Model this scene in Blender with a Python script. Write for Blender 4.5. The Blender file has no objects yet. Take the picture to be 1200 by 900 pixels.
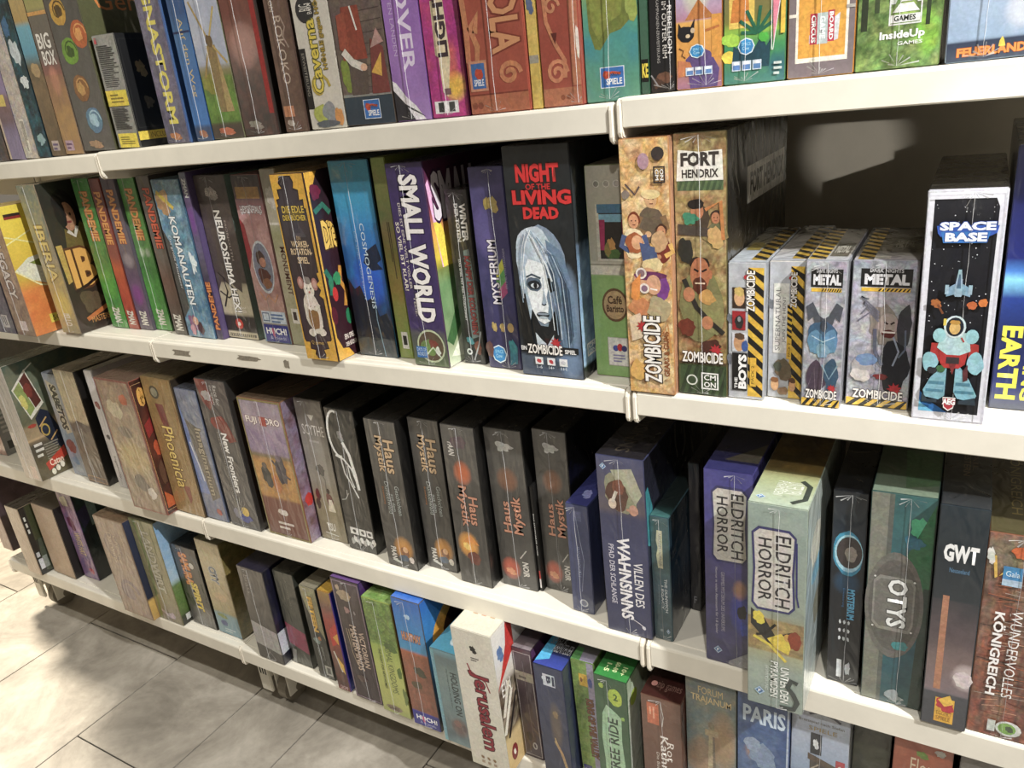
import bpy, bmesh, math, random
import numpy as np
from mathutils import Matrix, Vector

scene = bpy.context.scene
COL = scene.collection
# ---------------------------------------------------------------- camera
YAW, PITCH, ROLL = -0.5636, -0.3670, -0.1150
FPX = 900.33
CAM = np.array([1.3657, -0.8640, 1.3286])
def cam_rot():
    cy, sy, cp, sp = math.cos(YAW), math.sin(YAW), math.cos(PITCH), math.sin(PITCH)
    f = np.array([sy*cp, cy*cp, sp]); r = np.array([cy, -sy, 0.0]); u = np.cross(r, f)
    c, s = math.cos(ROLL), math.sin(ROLL)
    return np.array([c*r+s*u, -s*r+c*u, f])
CR = cam_rot()
cd = bpy.data.cameras.new('camera'); cam = bpy.data.objects.new('camera', cd); COL.objects.link(cam)
cd.sensor_width = 36.0; cd.lens = 36.0*FPX/1200.0; cd.clip_start = 0.02; cd.clip_end = 60
m = Matrix.Identity(4)
for i in range(3):
    m[i][0], m[i][1], m[i][2], m[i][3] = CR[0][i], CR[1][i], -CR[2][i], CAM[i]
cam.matrix_world = m
scene.camera = cam
def ray(px, py):
    return np.array([(px-600)/FPX, -(py-450)/FPX, 1.0]) @ CR
def un(px, py, y=None, z=None):
    d = ray(px, py)
    t = (y-CAM[1])/d[1] if y is not None else (z-CAM[2])/d[2]
    return CAM + t*d

# ---------------------------------------------------------------- light
w = bpy.data.worlds.new('shop_ambient'); scene.world = w; w.use_nodes = True
bg = w.node_tree.nodes['Background']; bg.inputs[0].default_value = (1.0, 0.87, 0.70, 1); bg.inputs[1].default_value = 0.185
def spot(name, loc, target, power, color, size, angle, blend=0.4):
    l = bpy.data.lights.new(name, 'SPOT'); o = bpy.data.objects.new(name, l); COL.objects.link(o)
    l.energy = power; l.color = color; l.shadow_soft_size = size; l.spot_size = math.radians(angle); l.spot_blend = blend
    o.location = loc
    o.rotation_euler = (Vector(target)-Vector(loc)).to_track_quat('-Z', 'Y').to_euler()
    return o
spot('track_spot_key', (2.60, -0.62, 2.45), (1.0, 0.1, 0.6), 340, (1.0, 0.98, 0.95), 0.03, 95)
spot('track_spot_front', (-0.1, -1.05, 2.75), (0.05, -0.25, 0.0), 120, (1.0, 0.95, 0.84), 0.03, 64, 0.9)
spot('fill_spot_right', (1.75, -1.55, 2.75), (1.2, 0.0, 0.40), 120, (1.0, 0.96, 0.9), 0.04, 40, 0.8)  # added fill to brighten the lower right spines, no known lamp
spot('track_spot_aisle', (-2.35, 0.50, 2.7), (-1.55, -0.35, 0.0), 900, (1.0, 0.88, 0.70), 0.16, 60, 0.8)
spot('patch_spot', (3.3, -5.0, 1.80), (1.205, 0.42, 1.188), 420, (1.0, 0.96, 0.9), 0.02, 1.35, 0.35)  # added narrow cone, shaped to throw the light patch on the back panel
vs = scene.view_settings
vs.view_transform = 'Standard'; vs.look = 'None'; vs.gamma = 1.0; vs.use_curve_mapping = False
vs.exposure = 0.10

# ---------------------------------------------------------------- materials
def srgb(h):
    if not isinstance(h, str): return h
    h = h.lstrip('#')
    if len(h) == 3: h = ''.join(c*2 for c in h)
    out = []
    for i in (0, 2, 4):
        c = int(h[i:i+2], 16)/255
        out.append(c/12.92 if c <= 0.04045 else ((c+0.055)/1.055)**2.4)
    l = 0.3*out[0]+0.6*out[1]+0.1*out[2]
    return [c*0.88+l*0.12 for c in out]  # pulls every colour towards grey, painting in the wrap film's haze
def mat_base(name):
    mt = bpy.data.materials.new(name); mt.use_nodes = True
    nt = mt.node_tree; return mt, nt, nt.nodes['Principled BSDF']
def print_mat(name, rough, coat, bump):
    mt, nt, b = mat_base(name)
    nd = nt.nodes.new; ln = nt.links.new
    at = nd('ShaderNodeVertexColor'); at.layer_name = 'Col'
    tc = nd('ShaderNodeTexCoord'); oi = nd('ShaderNodeObjectInfo')
    ml = nd('ShaderNodeMath'); ml.operation = 'MULTIPLY'; ml.inputs[1].default_value = 7.0
    ad = nd('ShaderNodeVectorMath'); ad.operation = 'ADD'
    ln(oi.outputs['Random'], ml.inputs[0]); ln(tc.outputs['Object'], ad.inputs[0]); ln(ml.outputs[0], ad.inputs[1])
    def noise(scale, det, dist=0.0):
        n = nd('ShaderNodeTexNoise'); n.inputs['Scale'].default_value = scale; n.inputs['Detail'].default_value = det; n.inputs['Distortion'].default_value = dist
        ln(ad.outputs[0], n.inputs['Vector']); return n
    def rng(sock, a0, a1, b0, b1):
        m_ = nd('ShaderNodeMapRange'); m_.inputs['From Min'].default_value = a0; m_.inputs['From Max'].default_value = a1
        m_.inputs['To Min'].default_value = b0; m_.inputs['To Max'].default_value = b1; ln(sock, m_.inputs['Value']); return m_.outputs['Result']
    def math_(op, x, y):
        m_ = nd('ShaderNodeMath'); m_.operation = op
        for i_, q in enumerate((x, y)):
            if isinstance(q, (int, float)): m_.inputs[i_].default_value = q
            else: ln(q, m_.inputs[i_])
        return m_.outputs[0]
    def mix(bt, fac, c1, c2):
        m_ = nd('ShaderNodeMix'); m_.data_type = 'RGBA'; m_.blend_type = bt
        if isinstance(fac, (int, float)): m_.inputs[0].default_value = fac
        else: ln(fac, m_.inputs[0])
        ln(c1, m_.inputs[6]); ln(c2, m_.inputs[7]); return m_.outputs[2]
    # printed brush work: blotches, ink lines and colour shifts where the vertex alpha marks an illustration
    blot = rng(noise(120, 4, 1.4).outputs['Fac'], 0.32, 0.68, 0.42, 1.5)
    warp = noise(60, 2); sc = nd('ShaderNodeVectorMath'); sc.operation = 'MULTIPLY_ADD'; sc.inputs[1].default_value = (0.03, 0.03, 0.03)
    ln(warp.outputs['Color'], sc.inputs[0]); ln(ad.outputs[0], sc.inputs[2])
    vo = nd('ShaderNodeTexVoronoi'); vo.feature = 'DISTANCE_TO_EDGE'; vo.inputs['Scale'].default_value = 105; ln(sc.outputs[0], vo.inputs['Vector'])
    ink = rng(vo.outputs['Distance'], 0.0, 0.09, 0.6, 1.0)
    pat = math_('MULTIPLY', blot, ink)
    art = mix('MULTIPLY', 1.0, at.outputs['Color'], pat)
    hue = mix('OVERLAY', 0.55, art, noise(75, 3, 1.0).outputs['Color'])
    col = mix('MIX', at.outputs['Alpha'], at.outputs['Color'], hue)
    fine = rng(noise(300, 3).outputs['Fac'], 0.0, 1.0, 0.86, 1.12)
    col = mix('MULTIPLY', 1.0, col, fine)
    ln(col, b.inputs['Base Color'])
    b.inputs['Roughness'].default_value = rough
    b.inputs['Coat Weight'].default_value = coat; b.inputs['Coat Roughness'].default_value = 0.2
    if bump:
        n2 = nd('ShaderNodeTexNoise'); n2.inputs['Scale'].default_value = 22; n2.inputs['Detail'].default_value = 1.5; n2.inputs['Distortion'].default_value = 1.6
        mpg = nd('ShaderNodeMapping'); mpg.inputs['Scale'].default_value = (1.6, 1.0, 0.6)
        ln(ad.outputs[0], mpg.inputs['Vector']); ln(mpg.outputs['Vector'], n2.inputs['Vector'])
        bp = nd('ShaderNodeBump'); bp.inputs['Strength'].default_value = bump; bp.inputs['Distance'].default_value = 0.012
        ln(n2.outputs['Fac'], bp.inputs['Height']); ln(bp.outputs['Normal'], b.inputs['Coat Normal'])
    return mt
M_FILM = print_mat('printed_card_in_shrink_film', 0.45, 1.0, 0.45)
M_CARD = print_mat('printed_card', 0.5, 0.25, 0.0)
def film_mat():
    mt, nt, b = mat_base('shrink_film_seam')
    b.inputs['Base Color'].default_value = (0.62, 0.62, 0.62, 1); b.inputs['Roughness'].default_value = 0.25
    b.inputs['Alpha'].default_value = 0.5
    return mt
M_SEAM = film_mat()
def paint_mat(name, col, rough=0.42, dirt=0.12, scale=14):
    mt, nt, b = mat_base(name)
    tc = nt.nodes.new('ShaderNodeTexCoord'); n = nt.nodes.new('ShaderNodeTexNoise')
    n.inputs['Scale'].default_value = scale; n.inputs['Detail'].default_value = 6; n.inputs['Roughness'].default_value = 0.65
    nt.links.new(tc.outputs['Object'], n.inputs['Vector'])
    r = nt.nodes.new('ShaderNodeValToRGB'); c = np.array(srgb(col))
    r.color_ramp.elements[0].position = 0.3; r.color_ramp.elements[1].position = 0.62
    r.color_ramp.elements[0].color = (*(c*(1-dirt)), 1); r.color_ramp.elements[1].color = (*c, 1)
    nt.links.new(n.outputs['Fac'], r.inputs['Fac']); nt.links.new(r.outputs['Color'], b.inputs['Base Color'])
    b.inputs['Roughness'].default_value = rough
    bp = nt.nodes.new('ShaderNodeBump'); bp.inputs['Strength'].default_value = 0.06; bp.inputs['Distance'].default_value = 0.001
    n3 = nt.nodes.new('ShaderNodeTexNoise'); n3.inputs['Scale'].default_value = 700
    nt.links.new(tc.outputs['Object'], n3.inputs['Vector']); nt.links.new(n3.outputs['Fac'], bp.inputs['Height']); nt.links.new(bp.outputs['Normal'], b.inputs['Normal'])
    return mt
M_STEEL = paint_mat('cream_painted_steel', 'e6e1d2', 0.38, 0.10)
M_BACK = paint_mat('cream_back_panel', 'b9b1a0', 0.5, 0.10)
M_PLASTIC = paint_mat('cream_plastic_edge', 'e9e2d2', 0.35, 0.06)
M_RUBBER = paint_mat('grey_rubber', '8a8272', 0.6, 0.2)
M_DARK = paint_mat('dark_slot', '14110e', 0.7, 0.2)
M_GLUE = paint_mat('sticker_residue', '8d8474', 0.8, 0.5, 300)
def floor_mat():
    mt, nt, b = mat_base('stone_look_tile')
    tc = nt.nodes.new('ShaderNodeTexCoord'); oi = nt.nodes.new('ShaderNodeObjectInfo')
    ge = nt.nodes.new('ShaderNodeNewGeometry')
    n = nt.nodes.new('ShaderNodeTexNoise'); n.inputs['Scale'].default_value = 5.5; n.inputs['Detail'].default_value = 9; n.inputs['Roughness'].default_value = 0.66; n.inputs['Distortion'].default_value = 0.6
    nt.links.new(ge.outputs['Position'], n.inputs['Vector'])
    r = nt.nodes.new('ShaderNodeValToRGB'); e = r.color_ramp.elements
    e[0].position = 0.30; e[0].color = (*srgb('7c766c'), 1); e[1].position = 0.68; e[1].color = (*srgb('b9b2a6'), 1)
    k = e.new(0.5); k.color = (*srgb('9f988c'), 1)
    nt.links.new(n.outputs['Fac'], r.inputs['Fac'])
    v = nt.nodes.new('ShaderNodeTexNoise'); v.inputs['Scale'].default_value = 55; v.inputs['Detail'].default_value = 4
    nt.links.new(ge.outputs['Position'], v.inputs['Vector'])
    mp = nt.nodes.new('ShaderNodeMapRange'); mp.inputs['To Min'].default_value = 0.82; mp.inputs['To Max'].default_value = 1.14
    nt.links.new(v.outputs['Fac'], mp.inputs['Value'])
    mx = nt.nodes.new('ShaderNodeMix'); mx.data_type = 'RGBA'; mx.blend_type = 'MULTIPLY'; mx.inputs[0].default_value = 1
    nt.links.new(r.outputs['Color'], mx.inputs[6]); nt.links.new(mp.outputs['Result'], mx.inputs[7])
    nt.links.new(mx.outputs[2], b.inputs['Base Color']); b.inputs['Roughness'].default_value = 0.5
    return mt
M_TILE = floor_mat()
M_GROUT = paint_mat('dark_joint', '2a2621', 0.8, 0.2)

# ---------------------------------------------------------------- mesh helpers
def link(name, me, mat, parent=None):
    o = bpy.data.objects.new(name, me); COL.objects.link(o)
    if mat: me.materials.append(mat)
    if parent: o.parent = parent
    return o
def mesh_from(name, verts, faces, cols=None, smooth=False):
    me = bpy.data.meshes.new(name)
    me.from_pydata([tuple(map(float, v)) for v in verts], [], faces)
    if cols is not None:
        a = me.color_attributes.new('Col', 'FLOAT_COLOR', 'POINT')
        c = np.ones((len(verts), 4), dtype=np.float32); c[:, :3] = cols
        a.data.foreach_set('color', c.ravel())
    return me
def bm_box(bm, x0, x1, y0, y1, z0, z1, bev=0):
    t = bmesh.new()
    r = bmesh.ops.create_cube(t, size=1)
    for v in t.verts:
        v.co = Vector(((x0+x1)/2+v.co.x*(x1-x0), (y0+y1)/2+v.co.y*(y1-y0), (z0+z1)/2+v.co.z*(z1-z0)))
    if bev: bmesh.ops.bevel(t, geom=t.edges[:], offset=bev, segments=2, affect='EDGES')
    me = bpy.data.meshes.new('t'); t.to_mesh(me); t.free(); bm.from_mesh(me); bpy.data.meshes.remove(me)
def extrude_x(prof, x0, x1):
    n = len(prof)
    vs_ = [(x0, a, b) for a, b in prof]+[(x1, a, b) for a, b in prof]
    fs = [(i, (i+1) % n, n+(i+1) % n, n+i) for i in range(n)]
    fs += [tuple(range(n-1, -1, -1)), tuple(range(n, 2*n))]
    return vs_, fs
def fix_normals(me):
    bm = bmesh.new(); bm.from_mesh(me); bmesh.ops.recalc_face_normals(bm, faces=bm.faces[:]); bm.to_mesh(me); bm.free()
def bm_cyl(bm, c, axis, r, h, seg=24, r2=None):
    t = bmesh.new(); bmesh.ops.create_cone(t, cap_ends=True, segments=seg, radius1=r, radius2=r if r2 is None else r2, depth=h)
    rot = Vector((0, 0, 1)).rotation_difference(Vector(axis)).to_matrix().to_4x4()
    bmesh.ops.transform(t, matrix=Matrix.Translation(c) @ rot, verts=t.verts[:])
    me = bpy.data.meshes.new('t'); t.to_mesh(me); t.free(); bm.from_mesh(me); bpy.data.meshes.remove(me)
def bm_obj(name, bm, mat, parent=None):
    me = bpy.data.meshes.new(name); bm.to_mesh(me); bm.free(); return link(name, me, mat, parent)
def thing(name, loc, label, cat, group=None):
    o = bpy.data.objects.new(name, None); COL.objects.link(o); o.location = loc; o.empty_display_size = 0.05
    o['label'] = label; o['category'] = cat
    if group: o['group'] = group
    return o

# ---------------------------------------------------------------- floor
fl = mesh_from('floor', *extrude_x([(-4.0, -0.03), (-4.0, -0.004), (3.0, -0.004), (3.0, -0.03)], -5.0, 4.0)); fix_normals(fl)
floor = link('floor', fl, M_GROUT); floor['kind'] = 'structure'
JX = [-4.76, -4.36, -3.96, -3.56, -3.16, -2.76, -2.36, -1.96, -1.56, -1.16, -0.764, -0.368, -0.060, 0.147, 0.46, 0.77, 1.08, 1.39, 1.70, 2.01, 2.32, 2.63, 2.94, 3.25, 3.56, 3.87]
OFF = {-0.764: 0.05, -0.368: -0.235}
tile_cache = {}
for i in range(len(JX)-1):
    x0, x1 = JX[i]+0.0015, JX[i+1]-0.0015
    y = OFF.get(JX[i], -0.235 + 0.285*((i*2) % 3)) - 0.95*4
    while y < 3.0:
        a, b = max(y, -4.0)+0.0015, min(y+0.95, 3.0)-0.0015
        if b-a > 0.05:
            key = (round(x1-x0, 3), round(b-a, 3))
            if key not in tile_cache:
                bm = bmesh.new(); bm_box(bm, 0, x1-x0, 0, b-a, -0.004, 0.0, 0.0006)
                me = bpy.data.meshes.new('floor_tile'); bm.to_mesh(me); bm.free(); me.materials.append(M_TILE); tile_cache[key] = me
            o = bpy.data.objects.new('floor_tile', tile_cache[key]); COL.objects.link(o); o.parent = floor; o.location = (x0, a, 0)
        y += 0.95

# ---------------------------------------------------------------- shelving unit
D = 0.42
LIP = {  # level -> per bay (bottom, top)
    1: [(1.2643, 1.2975), (1.2659, 1.2995), (1.2706, 1.3040)],
    2: [(0.9099, 0.9440)]*3,
    3: [(0.4991, 0.5380), (0.4991, 0.5380), (0.4955, 0.5365)],
    4: [(0.1601, 0.1970)]*3}
BAY = [(-1.0, 0.0), (0.0, 1.0), (1.0, 2.0)]
unit = thing('shelving_unit', (0, 0, 0), 'cream steel shop shelving unit on castors holding rows of board games', 'shelf')
for lv, bays in LIP.items():
    for bi, (zb, zt) in enumerate(bays):
        x0, x1 = BAY[bi][0]+(0.0058 if BAY[bi][0] == 0 else 0.0092), BAY[bi][1]-(0.0058 if BAY[bi][1] == 0 else 0.0092)
        prof = [(0.0016, zb), (0.0, zb+0.0016), (0.0, zt-0.004), (0.0012, zt-0.0012), (0.004, zt), (0.0135, zt), (0.0145, zt-0.0016), (0.0170, zt-0.0016), (0.0180, zt),
                (D, zt), (D, zt-0.022), (0.02, zt-0.022), (0.02, zb)]
        me = mesh_from('shelf_board', *extrude_x(prof, x0, x1)); fix_normals(me)
        sb = link('shelf_board', me, M_STEEL, unit)
        if lv == 2 and bi == 1:
            rr = random.Random(4)
            for (pu, pv, pw, ph) in ((213, 413.5, 22, 6.5), (291, 420, 28, 6), (336, 427, 6, 11)):
                c = un(pu, pv, y=0); s = np.linalg.norm(c-CAM)/FPX
                hw, hh = pw*s*0.75, ph*s*0.5
                n = 18; pts = []
                for k in range(n):
                    t = k/n*4; e = t % 1
                    q = [(-1+2*e, -1), (1, -1+2*e), (1-2*e, 1), (-1, 1-2*e)][int(t)]
                    j = 1-0.35*rr.random()
                    pts.append((c[0]+q[0]*hw*j, -0.0006, c[2]+q[1]*hh*j))
                pts2 = [(a, 0.0004, b) for a, _, b in pts]
                fs = [tuple(range(n))]+[(k, n+k, n+(k+1) % n, (k+1) % n) for k in range(n)]
                me = mesh_from('sticker_residue', pts+pts2, fs); fix_normals(me)
                link('sticker_residue', me, M_GLUE, sb)
    # bracket plates: one for each shelf end
    for bi, (zb, zt) in enumerate(bays):
        for xe, sg in ((BAY[bi][0], 1), (BAY[bi][1], -1)):
            g0, g1, fr = (0.0004, 0.0055, 0.0008) if xe == 0 else (0.0018, 0.0085, 0.0)
            a, b = sorted((xe+sg*g0, xe+sg*g1))
            zl = zb-0.0125
            prof = [(0.005, zl), (0.0+fr, zl+0.003), (-0.002+fr, zl+0.008), (-0.002+fr, zt-0.008), (0.0+fr, zt-0.003), (0.005, zt-0.0008), (D, zt-0.0008), (D, zb-0.075), (D-0.06, zb-0.07), (0.10, zb-0.022)]
            me = mesh_from('shelf_bracket', *extrude_x(prof, a, b)); fix_normals(me)
            bm = bmesh.new(); bm.from_mesh(me)
            ed = [e for e in bm.edges if abs(e.verts[0].co.x-e.verts[1].co.x) < 1e-6 and max(v.co.y for v in e.verts) < 0.12]
            bmesh.ops.bevel(bm, geom=ed, offset=0.0018, segments=2, affect='EDGES'); bm.to_mesh(me); bm.free()
            link('shelf_bracket', me, M_PLASTIC, unit)
for lv, bays in LIP.items():      # unseen rear half of the double-sided unit, added to cut light leaking underneath
    for bi, (zb, zt) in enumerate(bays):
        bm = bmesh.new(); bm_box(bm, BAY[bi][0]+0.0095, BAY[bi][1]-0.0095, D+0.062, 2*D+0.06, zt-0.022, zt, 0.001); bm_box(bm, BAY[bi][0]+0.0095, BAY[bi][1]-0.0095, 2*D+0.045, 2*D+0.062, zb, zt, 0.001)
        bm_obj('shelf_board', bm, M_STEEL, unit)
for xj in (-1.0, 0.0, 1.0, 2.0):
    bm = bmesh.new(); bm_box(bm, xj-0.018, xj+0.018, D+0.001, D+0.06, 0.06, 1.75, 0.002)
    up = bm_obj('upright', bm, M_STEEL, unit)
    bm = bmesh.new()
    for k in range(30):
        for s in (-0.008, 0.008): bm_box(bm, xj+s-0.002, xj+s+0.002, D+0.0004, D+0.002, 0.2+k*0.05, 0.232+k*0.05)
    bm_obj('slots', bm, M_DARK, up)
for bi in range(3):
    z = 0.20
    while z < 1.7:
        bm = bmesh.new(); bm_box(bm, BAY[bi][0]+0.02, BAY[bi][1]-0.02, D+0.012, D+0.022, z+0.001, min(z+0.4, 1.75)-0.001, 0.001)
        bm_obj('back_panel', bm, M_BACK, unit); z += 0.4
for xj in (-0.985, 0.0, 1.0, 2.0):
    bm = bmesh.new(); bm_box(bm, xj-0.022, xj+0.014, 0.05, D+0.4, 0.075, 0.155, 0.003)
    bm_box(bm, xj-0.022, xj+0.014, 0.044, 0.052, 0.034, 0.157, 0.002)
    ft = bm_obj('base_foot', bm, M_STEEL, unit)
    bm = bmesh.new()
    for k in range(3): bm_box(bm, xj-0.014+k*0.0085, xj-0.0105+k*0.0085, 0.0434, 0.046, 0.085, 0.128)
    bm_obj('slots', bm, M_DARK, ft)
    for yc in (0.075, 0.62):
        bm = bmesh.new(); bm_box(bm, xj+0.016, xj+0.020, yc-0.02, yc+0.03, 0.028, 0.10, 0.001); bm_box(bm, xj+0.056, xj+0.060, yc-0.02, yc+0.03, 0.028, 0.10, 0.001)
        bm_box(bm, xj+0.012, xj+0.064, yc-0.024, yc+0.034, 0.096, 0.156, 0.002)
        cf = bm_obj('castor_fork', bm, M_STEEL, unit)
        bm = bmesh.new(); bm_cyl(bm, (xj+0.038, yc+0.012, 0.038), (1, 0, 0), 0.038, 0.026, 28); bm_cyl(bm, (xj+0.038, yc+0.012, 0.038), (1, 0, 0), 0.012, 0.046, 16)
        bm_obj('castor_wheel', bm, M_RUBBER, cf)
# ---------------------------------------------------------------- print (art) helpers
LAYER = 0.00003
def vnoise(rs, nx, ny, gx, gy):
    g = rs.rand(gy+2, gx+2)
    X = np.linspace(0, gx, nx); Y = np.linspace(0, gy, ny)
    xi = np.minimum(X.astype(int), gx); yi = np.minimum(Y.astype(int), gy)
    fx = X-xi; fy = Y-yi
    fx = fx*fx*(3-2*fx); fy = fy*fy*(3-2*fy)
    a = g[np.ix_(yi, xi)]; b = g[np.ix_(yi, xi+1)]; c = g[np.ix_(yi+1, xi)]; d = g[np.ix_(yi+1, xi+1)]
    FX = fx[None, :]; FY = fy[:, None]
    return (a*(1-FX)+b*FX)*(1-FY)+(c*(1-FX)+d*FX)*FY
def fbm(rs, nx, ny, gx, gy, o=3):
    s = 0; a = 1; t = 0
    for k in range(o):
        s = s+a*vnoise(rs, nx, ny, max(1, int(gx*2**k)), max(1, int(gy*2**k))); t += a; a *= 0.6
    return s/t
def inside(poly, X, Y):
    r = np.zeros(X.shape, bool); n = len(poly); j = n-1
    for i in range(n):
        xi, yi = poly[i]; xj, yj = poly[j]
        if yi != yj:
            r ^= ((yi > Y) != (yj > Y)) & (X < (xj-xi)*(Y-yi)/(yj-yi)+xi)
        j = i
    return r
# grid ops
def G(*stops): return ('G', stops)
def N(pal, sc=2.5, amt=0.8, seed=1, k=14, ax=1.0, ay=1.0, rect=None): return ('N', pal, sc, amt, seed, k, ax, ay, rect)
def S(u, v, ru, rv, col, a=0.9): return ('S', u, v, ru, rv, col, a)
# vector ops
def R(u0, v0, u1, v1, col): return ('P', [(u0, v0), (u1, v0), (u1, v1), (u0, v1)], col)
def P(pts, col): return ('P', pts, col)
def E(u, v, ru, rv, col, n=22): return ('E', u, v, ru, rv, col, n)
def B(u, v, ru, rv, col, seed=1, j=0.35): return ('B', u, v, ru, rv, col, seed, j)
def L(pts, wd, col): return ('L', pts, wd, col)
def T(s, u0, v0, u1, v1, col, rot=0, o=None, bold=0.0, arc=0): return ('T', s, u0, v0, u1, v1, col, rot, o, bold)
def frame(u0, v0, u1, v1, wd, col): return ('F', u0, v0, u1, v1, wd, col)
_tc = {}
def text_mesh(s, bold):
    k = (s, bold)
    if k not in _tc:
        cu = bpy.data.curves.new('t', 'FONT'); cu.body = s; cu.resolution_u = 2; cu.offset = bold; cu.fill_mode = 'FRONT'
        ob = bpy.data.objects.new('t', cu)
        me = bpy.data.meshes.new_from_object(ob)
        v = np.empty(len(me.vertices)*3); me.vertices.foreach_get('co', v); v = v.reshape(-1, 3)[:, :2]
        f = [tuple(p.vertices) for p in me.polygons]
        bpy.data.objects.remove(ob); bpy.data.curves.remove(cu); bpy.data.meshes.remove(me)
        _tc[k] = (v, f)
    return _tc[k]
class Face:
    """one printed face: local 2-D metres (a right, b up) -> 3-D through org + a*A + b*B + depth*Nn"""
    def __init__(s, org, A, B_, Nn, w, h):
        s.o, s.A, s.B, s.N, s.w, s.h = map(lambda q: np.array(q, float) if not np.isscalar(q) else q, (org, A, B_, Nn, w, h))
        s.w, s.h = float(w), float(h)
    def to3(s, ab, d):
        ab = np.asarray(ab, float)
        return s.o[None]+ab[:, :1]*s.A[None]+ab[:, 1:2]*s.B[None]+d*s.N[None]
def render_face(face, ops, cell=0.0022, off=0.0003, dt=0.32):
    W, H = face.w, face.h
    nx = max(4, int(W/cell)); ny = max(4, int(H/cell))
    U, V = np.meshgrid(np.linspace(0, 1, nx), np.linspace(0, 1, ny))
    C = np.zeros((ny, nx, 4)); C[:, :, :3] = srgb('777777'); C[:, :, 3] = 0.12
    VV, FF, CC = [], [], []; TX = []
    base = [0, 0]; lay = [1]
    def add(pts, faces, col, text=False, cur=None):
        p3 = face.to3(pts, off+lay[0]*LAYER)
        c = np.tile(np.array(list(srgb(col))+[0.0 if text else dt], float), (len(p3), 1))
        if text:
            if cur is None: TX.append((p3, list(faces), c))
            else:
                v0, f0, c0 = TX[-1]; k0 = len(v0)
                TX[-1] = (np.concatenate([v0, p3]), f0+[tuple(i+k0 for i in f) for f in faces], np.concatenate([c0, c]))
        else:
            VV.append(p3); CC.append(c); FF.extend(tuple(i+base[0] for i in f) for f in faces); base[0] += len(p3)
    sc = np.array([W, H])
    stack = list(ops); flat = []
    while stack:
        q = stack.pop(0)
        if isinstance(q, list): stack = q+stack
        else: flat.append(q)
    rest = []
    for q in flat:
        k = q[0]
        if k == 'G':
            st = sorted(q[1], key=lambda t: t[0]); vs_ = [t[0] for t in st]; cs = np.array([srgb(t[1]) for t in st])
            for i in range(3): C[:, :, i] = np.interp(V, vs_, cs[:, i])
        elif k == 'N':
            _, pal, s_, amt, seed, kk, ax, ay, rect = q
            rs = np.random.RandomState(seed)
            gx = max(1, int(round(W*100/s_*ax))); gy = max(1, int(round(H*100/s_*ay)))
            f = np.stack([fbm(rs, nx, ny, gx, gy) for _ in pal]); f = np.exp(kk*(f-f.max(0))); f /= f.sum(0)
            col = np.einsum('kij,kc->ijc', f, np.array([srgb(c) for c in pal]))
            if amt >= .5 and len(pal) > 2:
                f = np.stack([fbm(rs, nx, ny, max(2, gx*3), max(2, gy*3), 2) for _ in pal]); f = np.exp(kk*(f-f.max(0))); f /= f.sum(0)
                col = col*.6+.4*np.einsum('kij,kc->ijc', f, np.array([srgb(c) for c in pal]))
            a = np.full((ny, nx, 1), amt)
            if rect is not None:
                a = a*((U >= rect[0]) & (U <= rect[2]) & (V >= rect[1]) & (V <= rect[3]))[:, :, None]
            C[:, :, :3] = C[:, :, :3]*(1-a)+col*a; C[:, :, 3:] = np.maximum(C[:, :, 3:], np.clip(a*1.2-.46, 0, .7))
        elif k == 'S':
            _, u, v, ru, rv, c, a = q
            d = ((U-u)/ru)**2+((V-v)/rv)**2
            t = (a*np.clip(1.25-d, 0, 1)**0.7)[:, :, None]; C[:, :, :3] = C[:, :, :3]*(1-t)+np.array(srgb(c))*t
        else: rest.append(q)
    gp = np.stack([U.ravel()*W, V.ravel()*H], 1)
    VV.append(face.to3(gp, off)); CC.append(C.reshape(-1, 4)); base[0] = nx*ny
    idx = np.arange(nx*ny).reshape(ny, nx)
    FF.extend(map(tuple, np.stack([idx[:-1, :-1], idx[:-1, 1:], idx[1:, 1:], idx[1:, :-1]], -1).reshape(-1, 4).tolist()))
    for q in rest:
        k = q[0]; lay[0] += 1
        if k == 'P':
            pts = np.array(q[1], float)
            ar = 0.5*np.sum(pts[:, 0]*np.roll(pts[:, 1], -1)-np.roll(pts[:, 0], -1)*pts[:, 1])
            if ar < 0: pts = pts[::-1]
            add(pts*sc, [tuple(range(len(pts)))], q[2])
        elif k == 'E':
            _, u, v, ru, rv, c, n = q
            if rv is None: rv = ru*W/H
            t = np.linspace(0, 2*math.pi, n, endpoint=False)
            add(np.stack([u+ru*np.cos(t), v+rv*np.sin(t)], 1)*sc, [tuple(range(n))], c)
        elif k == 'B':
            _, u, v, ru, rv, c, seed, j = q
            if rv is None: rv = ru*W/H
            rs = np.random.RandomState(seed); n = 20
            r = 1-j*rs.rand(n); r = (r+np.roll(r, 1)*0.5)/1.5
            t = np.linspace(0, 2*math.pi, n, endpoint=False)
            pts = np.concatenate([[[u, v]], np.stack([u+ru*r*np.cos(t), v+rv*r*np.sin(t)], 1)])
            add(pts*sc, [(0, i+1, (i+1) % n+1) for i in range(n)], c)
        elif k == 'L':
            _, pts, wd, c = q
            p = np.array(pts, float)*sc; h = wd*W/2
            d = np.gradient(p, axis=0); nrm = np.stack([-d[:, 1], d[:, 0]], 1); nrm /= np.linalg.norm(nrm, axis=1)[:, None]+1e-12
            n = len(p)
            add(np.concatenate([p-nrm*h, p+nrm*h]), [(i, i+1, n+i+1, n+i) for i in range(n-1)], c)
        elif k == 'F':
            _, u0, v0, u1, v1, wd, c = q
            a = wd; b = wd*W/H
            o_ = np.array([(u0, v0), (u1, v0), (u1, v1), (u0, v1)]); i_ = np.array([(u0+a, v0+b), (u1-a, v0+b), (u1-a, v1-b), (u0+a, v1-b)])
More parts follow.
